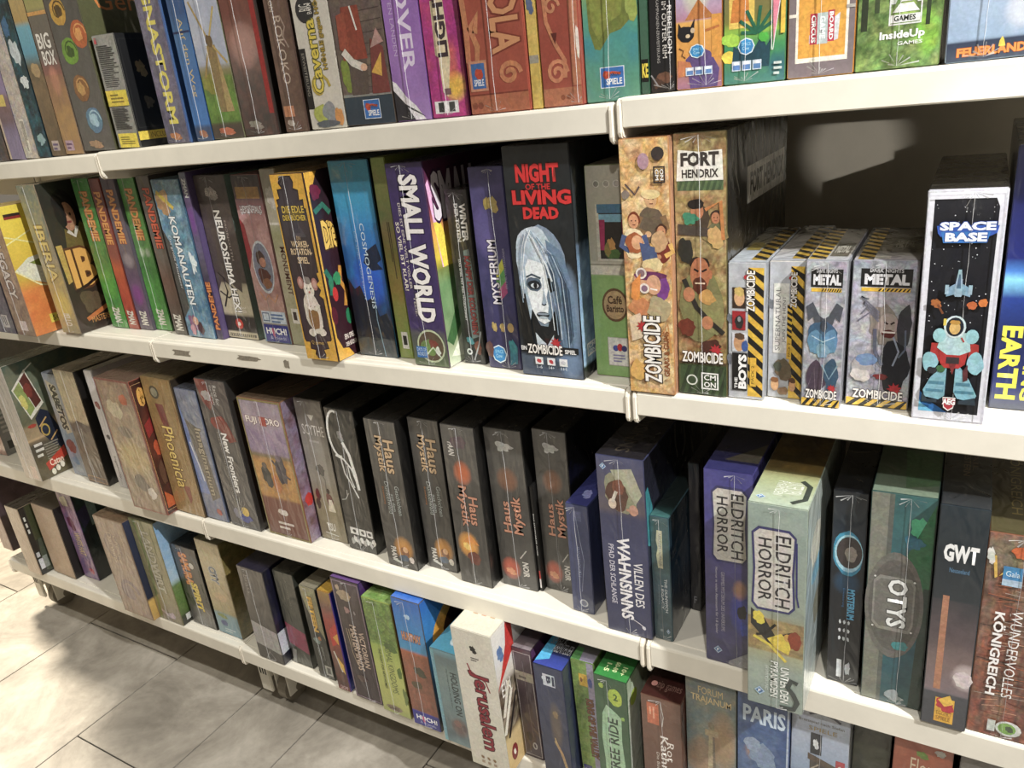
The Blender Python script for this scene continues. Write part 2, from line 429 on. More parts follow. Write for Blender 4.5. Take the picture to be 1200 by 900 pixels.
            add(np.concatenate([o_, i_])*sc, [(i, (i+1) % 4, 4+(i+1) % 4, 4+i) for i in range(4)], c)
        elif k == 'T':
            _, s_, u0, v0, u1, v1, c, rot, oc, bold = q
            cur = None
            for kk, (col, bo) in enumerate([(oc, bold+0.045), (c, bold)]):
                if col is None: continue
                v, f = text_mesh(s_, bo)
                if not len(v): continue
                ref, _f = text_mesh(s_, bold)
                lo, hi = ref.min(0), ref.max(0)
                n = (v-lo)/np.maximum(hi-lo, 1e-6)
                if rot == -90: n = np.stack([n[:, 1], 1-n[:, 0]], 1)
                elif rot == 90: n = np.stack([1-n[:, 1], n[:, 0]], 1)
                elif rot == 180: n = 1-n
                pts = np.stack([u0+n[:, 0]*(u1-u0), v0+n[:, 1]*(v1-v0)], 1)*sc
                lay[0] += 1
                add(pts, f, col, True, cur); cur = 1
    return (np.concatenate(VV), FF, np.concatenate(CC)), TX
def fast_mesh(name, data):
    v, f, c = data
    me = bpy.data.meshes.new(name)
    n = len(f); tot = np.fromiter((len(x) for x in f), np.int32, n)
    loops = np.fromiter((i for x in f for i in x), np.int32, int(tot.sum()))
    me.vertices.add(len(v)); me.vertices.foreach_set('co', np.ascontiguousarray(v, np.float32).ravel())
    me.loops.add(len(loops)); me.loops.foreach_set('vertex_index', loops)
    me.polygons.add(n); me.polygons.foreach_set('loop_start', np.concatenate([[0], np.cumsum(tot)[:-1]]).astype(np.int32))
    me.update(calc_edges=True)
    a = me.color_attributes.new('Col', 'FLOAT_COLOR', 'POINT')
    cc = np.ascontiguousarray(c, np.float32); a.data.foreach_set('color', cc.ravel())
    me.validate()
    return me

# ---- little emblems shared by several prints (ops lists)
def xf(f, ops):
    """squeeze a print along u (a cover seen only along its front edge)"""
    out = []
    for q in ops:
        if isinstance(q, list): out.append(xf(f, q)); continue
        q = list(q); k = q[0]
        if k in 'PL' : q[1] = [(u*f, v) for u, v in q[1]]
        elif k in ('E', 'B', 'S'):
            if k != 'S' and q[4] is None: q[4] = q[3]
            q[1] *= f; q[3] *= f
        elif k == 'F': q[1] *= f; q[3] *= f; q[5] *= f
        elif k == 'T': q[2] *= f; q[4] *= f
        elif k == 'N' and q[8] is not None: q[8] = (q[8][0]*f, q[8][1], q[8][2], q[8][3])
        out.append(tuple(q))
    return out
def lookout(u, v, w, h):
    return [R(u-w, v-h, u+w, v+h, 'dfe6ee'), R(u-w*.93, v-h*.93, u+w*.93, v+h*.93, '2f6fb8'), B(u-w*.45, v+h*.25, w*.35, h*.5, 'b8402a', 3), L([(u-w*.7, v+h*.3), (u, v+h*.45), (u+w*.7, v+h*.3)], w*.18, 'c8502a'),
            T('LOOKOUT', u-w*.35, v+h*.1, u+w*.75, v+h*.45, '3a2a20', 0), T('SPIELE', u-w*.5, v-h*.7, u+w*.8, v-h*.1, 'f4f4f4', 0, bold=.02)]
def zomb(u0, v0, u1, v1, rot=0, col='f2eee8'):
    uc, vc = (u0+u1)/2, (v0+v1)/2
    if rot == 0: bu, bv, br = u1-(u1-u0)*.17, v1+(v1-v0)*.25, (u1-u0)*.16
    else: bu, bv, br = u0-(u1-u0)*.05, v1-(v1-v0)*.16, (u1-u0)*.36
    star = []
    for i in range(18):
        r = br*(1.0 if i % 2 else .55); a = i/18*2*math.pi
        star.append((r*math.cos(a), r*math.sin(a)))
    return [('ST', bu, bv, star, 'b3202a'), T('ZOMBICIDE', u0, v0, u1, v1, col, rot, '2a1c1c', .025)]
def cmon(u, v, w, h, col='f0f0ec'):
    return [frame(u-w, v-h, u+w, v+h, w*.16, col), T('CM', u-w*.7, v+h*.1, u+w*.7, v+h*.75, col, 0, bold=.02), T('ON', u-w*.7, v-h*.75, u+w*.7, v-h*.1, col, 0, bold=.02)]
def bluebadge(u, v, w, h):
    return [E(u, v, w*1.1, h*1.1, 'dfeef6', 8), E(u, v, w*.95, h*.95, '2f8fd0', 8), T('SPACE', u-w*.6, v+h*.1, u+w*.6, v+h*.5, '8fd0f0', 0, bold=.02), T('Cow', u-w*.5, v-h*.45, u+w*.4, v, '9fd8f4', 0, bold=.02)]
def cups(u, v, w, h, n=3):
    out = []
    for i in range(n):
        uu = u+(i-(n-1)/2)*w*2.3
        out += [R(uu-w, v-h, uu+w, v+h, 'cfdcec'), R(uu-w*.8, v-h*.8, uu+w*.8, v+h*.2, '5a86c0'), E(uu, v+h*.55, w*.7, h*.3, 'eef2f6', 10)]
    return out
def huch(u, v, w, h):
    return [R(u-w, v-h, u+w, v+h, '2b2f8c'), T('HUCH!', u-w*.85, v-h*.1, u+w*.85, v+h*.65, 'f4f4f8', 0, bold=.03), B(u-w*.25, v+h*.05, w*.13, h*.75, 'c03a78', 4), T('& friends', u-w*.6, v-h*.7, u+w*.7, v-h*.3, 'b0b4e0', 0)]
def ffg(u, v, r, asp):
    return [P([(u-r, v), (u, v-r*asp), (u+r, v), (u, v+r*asp)], 'a8c4dc'), P([(u-r*.7, v), (u, v-r*.7*asp), (u+r*.7, v), (u, v+r*.7*asp)], '3a6a9c'), T('F', u-r*.25, v-r*.35*asp, u+r*.25, v+r*.35*asp, 'e8eef4', 0, bold=.03)]
def zman(u, v, w, h, col='d8d4c8'): return [T('ZMAN', u-w, v-h, u+w, v+h, col, -90, bold=.04)]
def person(u, v, s, asp, skin, hair, cloth, cloth2=None, seed=1):
    # s = head radius in u; asp = W/H turns u units into v units
    q = s*asp
    return [B(u, v-q*3.2, s*2.0, q*2.6, cloth, seed, .2), L([(u-s*1.6, v-q*2), (u-s*2.2, v-q*3.6), (u-s*.8, v-q*4.4)], s*.9, cloth2 or cloth), L([(u+s*1.6, v-q*2), (u+s*2.1, v-q*3.4), (u+s*.6, v-q*4.2)], s*.9, cloth2 or cloth),
            B(u+s*.1, v+q*.3, s*1.15, q*1.2, hair, seed+1, .2), E(u, v, s*.85, q*1.05, skin, 14), E(u-s*.3, v+q*.1, s*.12, q*.1, '2a1c18', 8), E(u+s*.35, v+q*.1, s*.12, q*.1, '2a1c18', 8), L([(u-s*.2, v-q*.5), (u+s*.3, v-q*.5)], s*.12, '6a2a24'), E(u-s*.5, v-q*4.3, s*.45, q*.4, skin, 10)]
def stripes(u0, v0, u1, v1, n, ca, cb, horiz=False, slant=.5):
    out = [R(u0, v0, u1, v1, ca)]
    for i in range(n):
        if horiz:
            a = u0+(u1-u0)*i/n; b = u0+(u1-u0)*(i+.5)/n; s = (u1-u0)/n*slant
            out.append(P([(a, v0), (b, v0), (min(b+s, u1), v1), (min(a+s, u1), v1)], cb))
        else:
            a = v0+(v1-v0)*i/n; b = v0+(v1-v0)*(i+.5)/n; s = (v1-v0)/n*slant
            out.append(P([(u0, min(a+s, v1)), (u1, a), (u1, b), (u0, min(b+s, v1))], cb))
    return out
def ticks(u0, v0, u1, v1, n, col, rot=0, seed=1):
    """small illegible print: rows of short dashes"""
    rr = random.Random(seed); out = []
    for i in range(n):
        if rot == 0:
            b = v0+(v1-v0)*i/n; out.append(R(u0, b, u0+(u1-u0)*(.6+.4*rr.random()), b+(v1-v0)/n*.5, col))
        else:
            b = u0+(u1-u0)*i/n; out.append(R(b, v1-(v1-v0)*(.6+.4*rr.random()), b+(u1-u0)/n*.5, v1, col))
    return out
def spiral(u, v, r, asp, turns, wd, col, flip=1, a0=0):
    t = np.linspace(0, turns*2*math.pi, int(14*turns))
    rr_ = r*(1-t/t[-1]*.85)
    return L([(u+flip*a*math.cos(b+a0), v+a*asp*math.sin(b+a0)) for a, b in zip(rr_, t)], wd, col)

# ---- a boxed game
ZS = {1: 1.2995, 2: 0.9440, 3: 0.5380, 4: 0.1970}
GAMES = []
GROUP = {1: 'board games on the top shelf', 2: 'board games on the second shelf', 3: 'board games on the third shelf', 4: 'board games on the bottom shelf'}
def game(row, bl, br, tl, label, base, front, side=None, top=None, depth=0.295, y=None, h=None, lean=None, film=True, seam=0.45, sidecol=None, topcol=None, name='board_game_box', cat='board game', group=None):
    GAMES.append(dict(row=row, bl=bl, br=br, tl=tl, label=label, base=base, front=front, side=side, top=top, depth=depth, y=y, h=h, lean=lean, film=film, seam=seam, sidecol=sidecol, topcol=topcol, name=name, cat=cat, group=group))
def solve():
    for g in GAMES:
        x = (g['bl'][0]+g['br'][0])/2
        zs = ZS[g['row']]
        if g['row'] == 1: zs = 1.2975 if x < 118 else 1.2995 if x < 724 else 1.3040
        if g['row'] == 3 and x > 760: zs = 0.5365
        y = g['y'] if g['y'] is not None else (un(*g['bl'], z=zs)[1]+un(*g['br'], z=zs)[1])/2
        a, b, t = un(*g['bl'], y=y), un(*g['br'], y=y), un(*g['tl'], y=y)
        ln = math.atan2(t[0]-a[0], t[2]-a[2]); hh = math.hypot(t[0]-a[0], t[2]-a[2])
        if g['lean'] is not None: ln = math.radians(g['lean'])
        elif g['row'] == 1: ln *= 0.5
        g.update(Y=y, Z=zs, X0=a[0], W=b[0]-a[0], H=g['h'] or hh, LN=max(-.05, min(.05, ln)))
    for row in (1, 2, 3, 4):
        gs = sorted([g for g in GAMES if g['row'] == row], key=lambda g: g['X0'])
        for it in range(40):
            for i, p in enumerate(gs):
                for q in gs[i+1:i+3]:
                    if p['Y']+p['depth'] < q['Y'] or q['Y']+q['depth'] < p['Y']: continue
                    hm = min(p['H'], q['H'])*.98
                    ov = max(p['X0']+p['W']+hm*math.tan(p['LN'])*f-(q['X0']+hm*math.tan(q['LN'])*f) for f in (0, 1))+0.0008
                    if ov > 0:
                        fb = p['X0']+p['W']-q['X0']+0.0008
                        if fb < ov-1e-5:      # only the tops clash: stand both straighter
                            p['LN'] -= min(.01, ov/hm*.5)*(1 if p['LN'] > q['LN'] else 0); q['LN'] += min(.01, ov/hm*.5)*(1 if p['LN'] > q['LN'] else 0)
                        else:
                            p['W'] -= ov*.5; q['X0'] += ov*.5; q['W'] -= ov*.5
def expand(ops, asp):
    out = []
    st = list(ops)
    while st:
        q = st.pop(0)
        if isinstance(q, list): st = q+st
        elif q[0] == 'ST': out.append(P([(q[1]+a, q[2]+b*asp) for a, b in q[3]], q[4]))
        else: out.append(q)
    return out
def build_game(g):
    W, H, Dp, ln = g['W'], g['H'], g['depth'], g['LN']
    lift = abs(math.sin(ln))*W/2
    root = thing(g['name'], (g['X0']+W/2, g['Y'], g['Z']+lift+0.0004), g['label'], g['cat'], g['group'] or GROUP[g['row']])
    root.rotation_euler = (0, ln, 0)
    mat = M_FILM if g['film'] else M_CARD
    bm = bmesh.new(); bm_box(bm, -W/2, W/2, 0, Dp, 0, H, min(0.0011, W*.1))
    me = bpy.data.meshes.new('box_body'); bm.to_mesh(me); bm.free()
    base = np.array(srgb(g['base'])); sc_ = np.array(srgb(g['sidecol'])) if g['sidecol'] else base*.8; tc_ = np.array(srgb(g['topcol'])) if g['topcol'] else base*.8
    a = me.color_attributes.new('Col', 'FLOAT_COLOR', 'CORNER')
    cc = np.full((len(me.loops), 4), 0.15, np.float32)
    for p in me.polygons:
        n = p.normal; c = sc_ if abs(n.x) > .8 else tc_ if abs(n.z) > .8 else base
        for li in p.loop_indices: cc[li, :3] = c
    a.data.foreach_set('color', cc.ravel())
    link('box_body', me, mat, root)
    i = 0.0010
    faces = [('front', Face((-W/2+i, 0, i), (1, 0, 0), (0, 0, 1), (0, -1, 0), W-2*i, H-2*i), g['front'])]
    if g['side']: faces.append(('side', Face((W/2, i, i), (0, 1, 0), (0, 0, 1), (1, 0, 0), Dp-2*i, H-2*i), g['side']))
    if g['top']: faces.append(('top', Face((-W/2+i, i, H), (1, 0, 0), (0, 1, 0), (0, 0, 1), W-2*i, Dp-2*i), g['top']))
    for nm, fc, ops in faces:
        dist = math.dist((g['X0'], g['Y'], g['Z']), CAM)
        cell = max(0.0016, 0.0022*dist/1.0) if nm == 'front' else 0.005
        pr, tx = render_face(fc, expand(ops, fc.w/fc.h), cell)
        link(nm+'_print', fast_mesh(nm+'_print', pr), mat, root)
        for t_ in tx: link(nm+'_lettering', fast_mesh(nm+'_lettering', t_), mat, root)
    if g['film'] and g['seam']:
        rs = np.random.RandomState(int(abs(g['X0'])*1000)+g['row']); n = 26
        zz = np.linspace(0.003, H-0.003, n); xx = (g['seam']-.5)*W+np.cumsum(rs.randn(n))*0.00035
        wd = 0.0002+0.0003*rs.rand(n)
        v = np.concatenate([np.stack([xx-wd, np.full(n, -0.0028), zz], 1), np.stack([xx+wd, np.full(n, -0.0028), zz], 1), np.stack([xx, np.full(n, -0.0036), zz], 1)])
        f = []
        for k in range(n-1): f += [(k, 2*n+k, 2*n+k+1, k+1), (2*n+k, n+k, n+k+1, 2*n+k+1)]
        v = list(map(tuple, v))
        for end, sgn in ((0, 1), (n-1, -1)):        # film gathered into a small fan at each end of the seam
            for k in range(7):
                an = math.radians(18+24*k+rs.uniform(-8, 8)); ln_ = rs.uniform(.006, .018)
                cx, cz = xx[end], zz[end]
                ex, ez = np.clip(cx+math.cos(an)*ln_*1.2, -W/2+.001, W/2-.001), cz+sgn*math.sin(an)*ln_*.8
                w_ = rs.uniform(.0003, .0009); b0 = len(v)
                v += [(cx, -.0030, cz), (ex-w_*math.sin(an), -.0024, ez+w_*math.cos(an)*sgn), (ex+w_*math.sin(an), -.0032, ez-w_*math.cos(an)*sgn)]
                f.append((b0, b0+1, b0+2))
        link('wrap_seam', mesh_from('wrap_seam', v, f), M_SEAM, root)
    return root
# ================================================================ top shelf (only the lower part of each box is in view)
K1 = dict(y=.012, h=.30)
game(1,(-22,192),(12,188),(-60,60),'dark brown game box beside the lilac spined box, end of the top shelf','3a3028',[N(['2a2420','6b4a30','4a4550'],2)],**K1)
game(1,(13,188),(31,187),(-28,0),'lilac and brown spined game box with a small yellow square on top shelf','8d82a0',[G((0,'8d82a0'),(.18,'857a98'),(.24,'6b4e38'),(.38,'8a6448'),(.42,'9a86b0'),(1,'a89cc0')),N(['8d82a0','9a88a8','7a6a80'],2,.35,3),R(.35,.33,.75,.40,'e0c860'),R(0,0,.12,1,'cbb6a0')],seam=None,**K1)
game(1,(31,187),(46,185),(-10,0),'cream spined game box with faded figures and dark vertical print on top shelf','cfc3b0',[G((0,'cfc3b0'),(1,'c0bcc8')),N(['d8cdb8','a89888','8a94b0','c8b8a0'],1.6,.7,5),R(.3,.03,.62,.24,'e2dccc'),ticks(.34,.04,.6,.23,4,'5a5048',90,2)],seam=None,**K1)
game(1,(46,185),(61,184),(2,0),'dark teal spined game box with white wave shapes on top shelf','10303a',[N(['0f2a33','1f6a78','10181c','0c4048'],2.2,.95,7),B(.5,.62,.45,.10,'c8d4d8',3,.6),B(.6,.45,.4,.06,'d8e0e0',5,.7),B(.3,.75,.4,.08,'3f6f98',6,.6),B(.6,.10,.4,.05,'8fb0b4',9,.7)],seam=None,**K1)
game(1,(62,183),(78,181),(18,0),'game box with pale blue sky over brown town, left of the large lettered box','7a6448',[G((0,'5a4c38'),(.15,'6b5a40'),(.4,'8a7250'),(.52,'6a6248'),(.60,'5fa0b8'),(.74,'6fb0c4'),(.77,'b89a58'),(1,'c8b070')),N(['6b5a40','8a7250','4a4030'],1.5,.5,4,rect=(0,0,1,.5)),B(.55,.5,.35,.05,'b09468',3),R(.2,.03,.7,.09,'b8a8a0'),ticks(.25,.035,.65,.085,2,'6a5a78')],seam=None,**K1)
game(1,(78,181),(99,179),(31,0),'brown spined game box with large white two-word lettering on top shelf','7a6a5c',[G((0,'a8845a'),(.2,'b08a50'),(.35,'9a7250'),(.48,'8a5c50'),(.56,'6a6058'),(.78,'706a5c'),(.82,'a8a05c'),(1,'8a9a50')),S(.5,.42,.25,.08,'d08a70',.8),N(['b08a50','8a6a48','9a7858'],1.6,.4,8,rect=(0,0,1,.45)),T('BIG',.12,.60,.82,.685,'e8e4da',0,bold=.02),T('BOX',.18,.51,.88,.59,'e8e4da',0,bold=.02),R(.12,.02,.55,.08,'b89aa8'),ticks(.16,.03,.5,.075,2,'70506a'),R(.0,.78,1,.80,'d8a050')],seam=None,**K1)
game(1,(100,178),(136,174),(51,0),'grey spined game box with a column of coloured gem emblems','5c5850',[G((0,'66625c'),(1,'4e4c44')),N(['5c5850','6a6660','504e46'],3,.5,6)]+
 [q for (u,v,c,d) in ((.34,.76,'c89a30','5a4418'),(.80,.63,'b8602a','e09a50'),(.40,.55,'6f9a2a','3f5a1a'),(.44,.35,'8a6034','c09050'),(.58,.17,'5f8098','a0c0d0')) for q in (B(u,v,.26,None,c,int(v*100),.15),B(u,v,.15,None,d,int(v*90),.5),spiral(u,v,.22,.31,1,.03,d))]+[B(.45,.035,.3,.03,'a88868',4,.5)],sidecol='5a5a34',
 side=[G((0,'4a4a2c'),(1,'5f6036')),N(['5a5a34','484a2c'],4,.5,2),T('Gems',.1,.75,.5,.85,'c87a30',0)],seam=None,**K1)
game(1,(140,172),(165,170),(109,40),'small clear plastic box with yellow stickers and fine print in front of gap','8a8a84',[G((0,'8c8c84'),(1,'a0a098')),N(['8a8a84','a4a49c','74746c'],1,.6,3),ticks(.1,.55,.9,.92,22,'3c3c3a',0,3),ticks(.1,.17,.9,.37,14,'3c3c3a',0,6),R(.02,.38,.98,.52,'e0c82a'),ticks(.2,.41,.8,.5,3,'8a7a20',0,2),R(.1,.0,.98,.13,'e6d030'),ticks(.2,.03,.85,.11,4,'8a7a20',0,2),T('i',.08,.93,.2,.98,'c04a50',0)],
 side=[G((0,'0b0b0c'),(1,'131314')),R(0,.0,1,.05,'0c0c0c'),R(0,.06,1,.14,'d8be2a'),T('INCLUDES',.2,.075,.6,.125,'6a4a18',0),frame(.03,.17,.97,.96,.01,'2a2a2a'),B(.3,.7,.12,.10,'8a7a58',4,.6),B(.3,.4,.1,.08,'5a5448',7,.6)],depth=.12,y=.012,seam=None,topcol='141414',sidecol='0c0c0c')
game(1,(197,168),(223,165),(160,0),'purple grey game box with tall yellow block lettering','6a6478',[G((0,'4a4858'),(.3,'6e6880'),(1,'5c586c')),N(['6a6478','8a8494','4a4858','787088'],2.2,.7,11),T('MAGNASTORM',.28,.10,.70,.96,'d8ca4a',-90,None,.035),B(.45,.035,.35,.025,'b87848',4,.5)],sidecol='3a5a8a',**K1)
game(1,(231,163),(250,161),(196,0),'bright blue spined game box with tan script next to windmill painting','3f6fa8',[G((0,'3a3440'),(.07,'3c3844'),(.08,'3a78c0'),(.3,'3f6fae'),(.55,'44709c'),(.62,'2f4a78'),(1,'24305a')),N(['3f6fa8','4a7ab0','38649c'],2.5,.35,3),T('Auf den Weg',.35,.22,.68,.60,'c8b078',-90),B(.5,.035,.35,.025,'a87050',4,.5),R(.0,.53,1,.54,'22305c')],sidecol='2c5c98',**K1)
game(1,(251,161),(287,158),(217,0),'game box with a painted windmill under pale sky','8a8a68',[G((0,'4a4038'),(.07,'504638'),(.085,'5a8030'),(.2,'6f9a38'),(.28,'5f7030'),(.33,'8a8258'),(.38,'a8acb8'),(.66,'b8bccc'),(1,'a8b8d8')),N(['5f8a30','7a9a40','4a5a28'],1.5,.6,4,rect=(0,.085,1,.30)),N(['a8b4cc','c8ccd8','98a4c0'],3,.5,9,rect=(0,.36,1,1)),
 B(.3,.27,.35,.06,'8a8a34',4),P([(.42,.13),(.62,.13),(.66,.45),(.36,.45)],'8a7448'),P([(.62,.13),(.86,.13),(.66,.45)],'a8905c'),L([(.5,.47),(.1,.66)],.05,'b09858'),L([(.5,.47),(.85,.62)],.05,'c0a860'),L([(.5,.47),(.15,.30)],.05,'a08848'),L([(.5,.47),(.95,.36)],.05,'b89c58'),B(.52,.47,.12,.035,'6a5430',3),B(.5,.035,.35,.025,'b86848',4,.5)],**K1)
game(1,(288,158),(327,156),(257,0),'rust red and dark smoky painted game box right of the windmill','6a4038',[G((0,'30302a'),(.1,'4a4440'),(.25,'605650'),(.38,'8a7068'),(.46,'a87868'),(.56,'8a4838'),(1,'7a3624')),N(['6a4038','4a4440','8a5a4c','3a3430'],2.5,.5,12),R(.86,.1,1,1,'9a2420'),S(.5,.42,.4,.1,'c09488',.6),B(.4,.05,.3,.03,'8a8478',4,.6)],sidecol='2a2420',**K1)
game(1,(336,155),(362,152),(310,0),'brown spined game box with pale outlined lettering and orange square at foot','6a4e40',[G((0,'5c463a'),(1,'7a5c4c')),N(['6a4e40','5a4236','7c6252'],2.5,.6,3),T('ROKOKO',.28,.22,.62,.52,'b8a490',-90,None,.0),R(.06,.07,.52,.12,'c08058'),B(.3,.04,.2,.02,'a89a90',3,.5),L([(.6,.52),(.75,.47),(.6,.43),(.78,.38)],.06,'9a8478'),T('GOLDEDITION',.2,.54,.4,.75,'c0b098',-90)],sidecol='3a2a24',**K1)
game(1,(366,151),(407,148),(343,0),'cream game box with yellow medieval lettering and round dark badge','d0cabc',[G((0,'b8b4a8'),(.08,'cac4b6'),(1,'d6d0c2')),N(['d0cabc','c4beb0'],4,.4,3),R(0,.09,.18,.36,'1c1a1a'),T('ERWEITERUNG',.05,.15,.13,.34,'8a8478',-90),E(.36,.52,.26,None,'2a2a2c',20),T('BIG',.2,.515,.52,.545,'d8d4c8',90),T('BOX',.42,.50,.55,.545,'d8d4c8',90),spiral(.42,.185,.3,.22,1.1,.07,'b8a030'),T('Caverna',.26,.16,.56,.48,'d8c030',90,'5a5a20',.02),T('HÖHLE gegen HÖHLE',.60,.26,.78,.62,'a88a20',90,'5a5420',.02),
 B(.35,.065,.28,.05,'a8b048',6,.4),B(.62,.07,.32,.055,'8a8e90',8,.5),B(.86,.05,.14,.05,'d0904a',3,.4),B(.5,.02,.4,.02,'5a6064',2,.4)],seam=None,**K1)
game(1,(408,147),(465,143),(386,0),'game box picturing a person in a red coat before a brick wall','6a5c50',[G((0,'2c3844'),(.125,'30404c'),(.13,'6a5a50'),(1,'5a4a44')),N(['6a5a54','5a4a48','7a6a5c'],2,.7,5,rect=(0,.13,1,1))]+[L([(.5+.0,.16+i*.045),(.98,.165+i*.045)],.008,'4a3a38') for i in range(8)]+[R(0,.122,1,.134,'8a8a84'),B(.14,.22,.12,.09,'7a8a30',4),P([(.2,.13),(.55,.13),(.6,.3),(.22,.3)],'5a4c44'),P([(.12,.28),(.62,.28),(.56,.5),(.22,.5)],'8e3f2c'),P([(.1,.47),(.28,.48),(.26,.30),(.08,.33)],'9a4832'),L([(.14,.32),(.3,.27),(.5,.245)],.12,'d8d0c4'),E(.52,.245,.07,.016,'e0b090',10),L([(.4,.5),(.48,.40)],.03,'e6e2d8'),P([(.62,.13),(.98,.13),(.95,.32),(.72,.36)],'7a3a34'),P([(.66,.22),(.9,.3),(.86,.2)],'d8a838'),P([(.7,.32),(.98,.34),(.86,.40)],'b08a80'),lookout(.56,.065,.17,.042)],seam=None,**K1)
game(1,(466,142),(507,139),(446,0),'purple spined game box with pale capitals and black white mountain at foot','9a6ab8',[G((0,'a88ac0'),(.12,'9a74b4'),(.3,'9a6ab8'),(1,'a87ac8')),N(['9a6ab8','a87cc4','8c60ac'],3,.4,3),T('DISCOVER',.38,.20,.74,.86,'e0d2ea',-90,None,.02),T('UNBEKANNTEN LANDEN',.16,.27,.27,.72,'c8b0d8',-90),P([(0,0),(.85,0),(.6,.06),(.35,.1),(.1,.16),(0,.17)],'e6e2e6'),P([(0,0),(.55,0),(.3,.07),(0,.13)],'2c2a30'),P([(.1,.09),(.7,.03),(.85,.01),(.4,.05)],'3a383e')],sidecol='7a4a98',**K1)
game(1,(508,139),(551,135),(491,0),'magenta game box with dark letters on cream streak and pink burst','b02a84',[G((0,'c83a8a'),(.2,'b8308c'),(1,'a02880')),N(['b02a84','c03a90','98206c','c84a60'],2.2,.7,5),S(.7,.12,.3,.06,'f0c030',.95),S(.65,.22,.2,.08,'e07040',.6),P([(.28,.46),(.62,.46),(.66,.24),(.5,.08),(.36,.1),(.34,.24),(.26,.25)],'e0cfa8'),T('LiGHTS',.33,.24,.62,.56,'3a2a30',90,None,.04),R(.08,.015,.74,.065,'e8e4e4'),R(.18,.02,.34,.06,'3a3a3a'),R(.48,.02,.64,.06,'4a4a4a'),R(.4,.09,.58,.115,'7a5a5a')],sidecol='6a1a50',**K1)
SC='c07a50'
game(1,(553,134),(623,128),(540,0),'carved red wood look game box with large tan letters and blue badge','a04a36',[G((0,'b06a4a'),(.06,'a85a40'),(.08,'9a4432'),(1,'a04a36')),N(['a04a36','94402e','ac5640'],2.5,.5,3),R(0,.0,1,.07,'ac6444'),R(0,.068,1,.074,'7a3424'),E(.07,.03,.05,None,'8a4a30',12),E(.17,.03,.05,None,'8a4a30',12),L([(.02,.5),(.06,.3),(.04,.2),(.18,.18),(.22,.25),(.12,.32),(.26,.37),(.2,.3)],.09,SC),T('AGRICOLA',.46,.215,.94,.78,'c88a5a',-90,'7a3020',.03),spiral(.72,.14,.19,.23,1.5,.07,SC),R(.03,.085,.34,.20,'c88a68'),R(.07,.095,.3,.19,'3a6aa8'),B(.2,.15,.08,.025,'b8402a',3),T('SPIELE',.1,.105,.27,.13,'e8e8ec',0,bold=.02)],y=.008,h=.31,sidecol='8a3c2c')
game(1,(624,127),(637,126),(612,0),'narrow yellow spined game box with grey strap between carved red boxes','d0b048',[G((0,'c8a848'),(1,'e0c060')),N(['d0b048','dcc060','b89838'],1.5,.6,3),R(0,.17,1,.20,'9a9484'),B(.5,.38,.5,.04,'5a6a8a',4,.5)],seam=None,**K1)
game(1,(638,125),(685,121),(630,0),'carved red wood look game box with curling tan scrollwork only','9a4434',[G((0,'ac6444'),(.1,'9a4434'),(1,'94402e')),N(['9a4434','8c3a2a','a45040'],2.5,.5,8),R(0,0,1,.065,'b06c4c'),E(.5,.03,.06,None,'8a4a30',12),E(.66,.03,.06,None,'8a4a30',12),R(.78,.07,1,1,'b87050'),L([(.9,.44),(.88,.3),(.92,.2)],.04,'d09870'),spiral(.4,.12,.28,.17,1.6,.09,'c8805a'),L([(.16,.42),(.2,.3),(.4,.22),(.62,.16),(.6,.1)],.10,'c07a54'),spiral(.36,.35,.2,.17,1.2,.07,'c8845c'),P([(.3,.26),(.46,.26),(.40,.22)],'5a2018'),B(.97,.22,.05,.07,'e8dcd0',3)],seam=.9,y=.012,h=.31)
game(1,(687,118),(751,110),(681,0),'green teal game box with hanging rock island and blue badge','4f8a6c',[G((0,'5c8a70'),(.1,'4a8a80'),(.22,'2f8a98'),(.3,'4a9a80'),(.4,'8aa850'),(1,'a8b858')),N(['4f9a88','5aa070','3f8c90'],3,.35,3),P([(.08,.40),(.1,.26),(.2,.19),(.3,.185),(.5,.24),(.7,.25),(.92,.29),(.98,.42)],'6f7a30'),P([(.12,.40),(.16,.27),(.28,.22),(.5,.28),(.7,.30),(.8,.42)],'848c38'),B(.9,.34,.14,.08,'98a848',4),lookout(.5,.085,.23,.038)],y=.02,h=.30,sidecol='2f5a4a')
game(1,(752,110),(762,108),(748,0),'thin dark green game box with yellow letters on a black band','3a6a50',[G((0,'3a5a48'),(1,'3f7a5c')),R(0,.04,1,.12,'0c0c0c'),T('KE',.1,.055,.95,.105,'e8d020',0,bold=.04)],y=.02,h=.30,seam=None)
game(1,(763,108),(792,106),(762,0),'black game box with small white capitals down the spine and ember glow','16161a',[G((0,'241c1a'),(.08,'16161a'),(1,'101014')),T('REBELLION',.74,.13,.92,.29,'e0dcd6',-90,bold=.01),T('IM OUTER RIM',.52,.115,.70,.305,'e0dcd6',-90,bold=.01),T('KAMPAGNEN-ERWEITERUNG',.28,.10,.40,.315,'a8a4a0',-90),L([(.2,.36),(.6,.42)],.06,'a03a40'),B(.6,.05,.4,.03,'6a4834',5,.6),B(.3,.03,.3,.025,'4a3428',7,.6),L([(.0,.06),(.3,.02)],.06,'8a8a8c')],y=.02,h=.30,seam=.8)
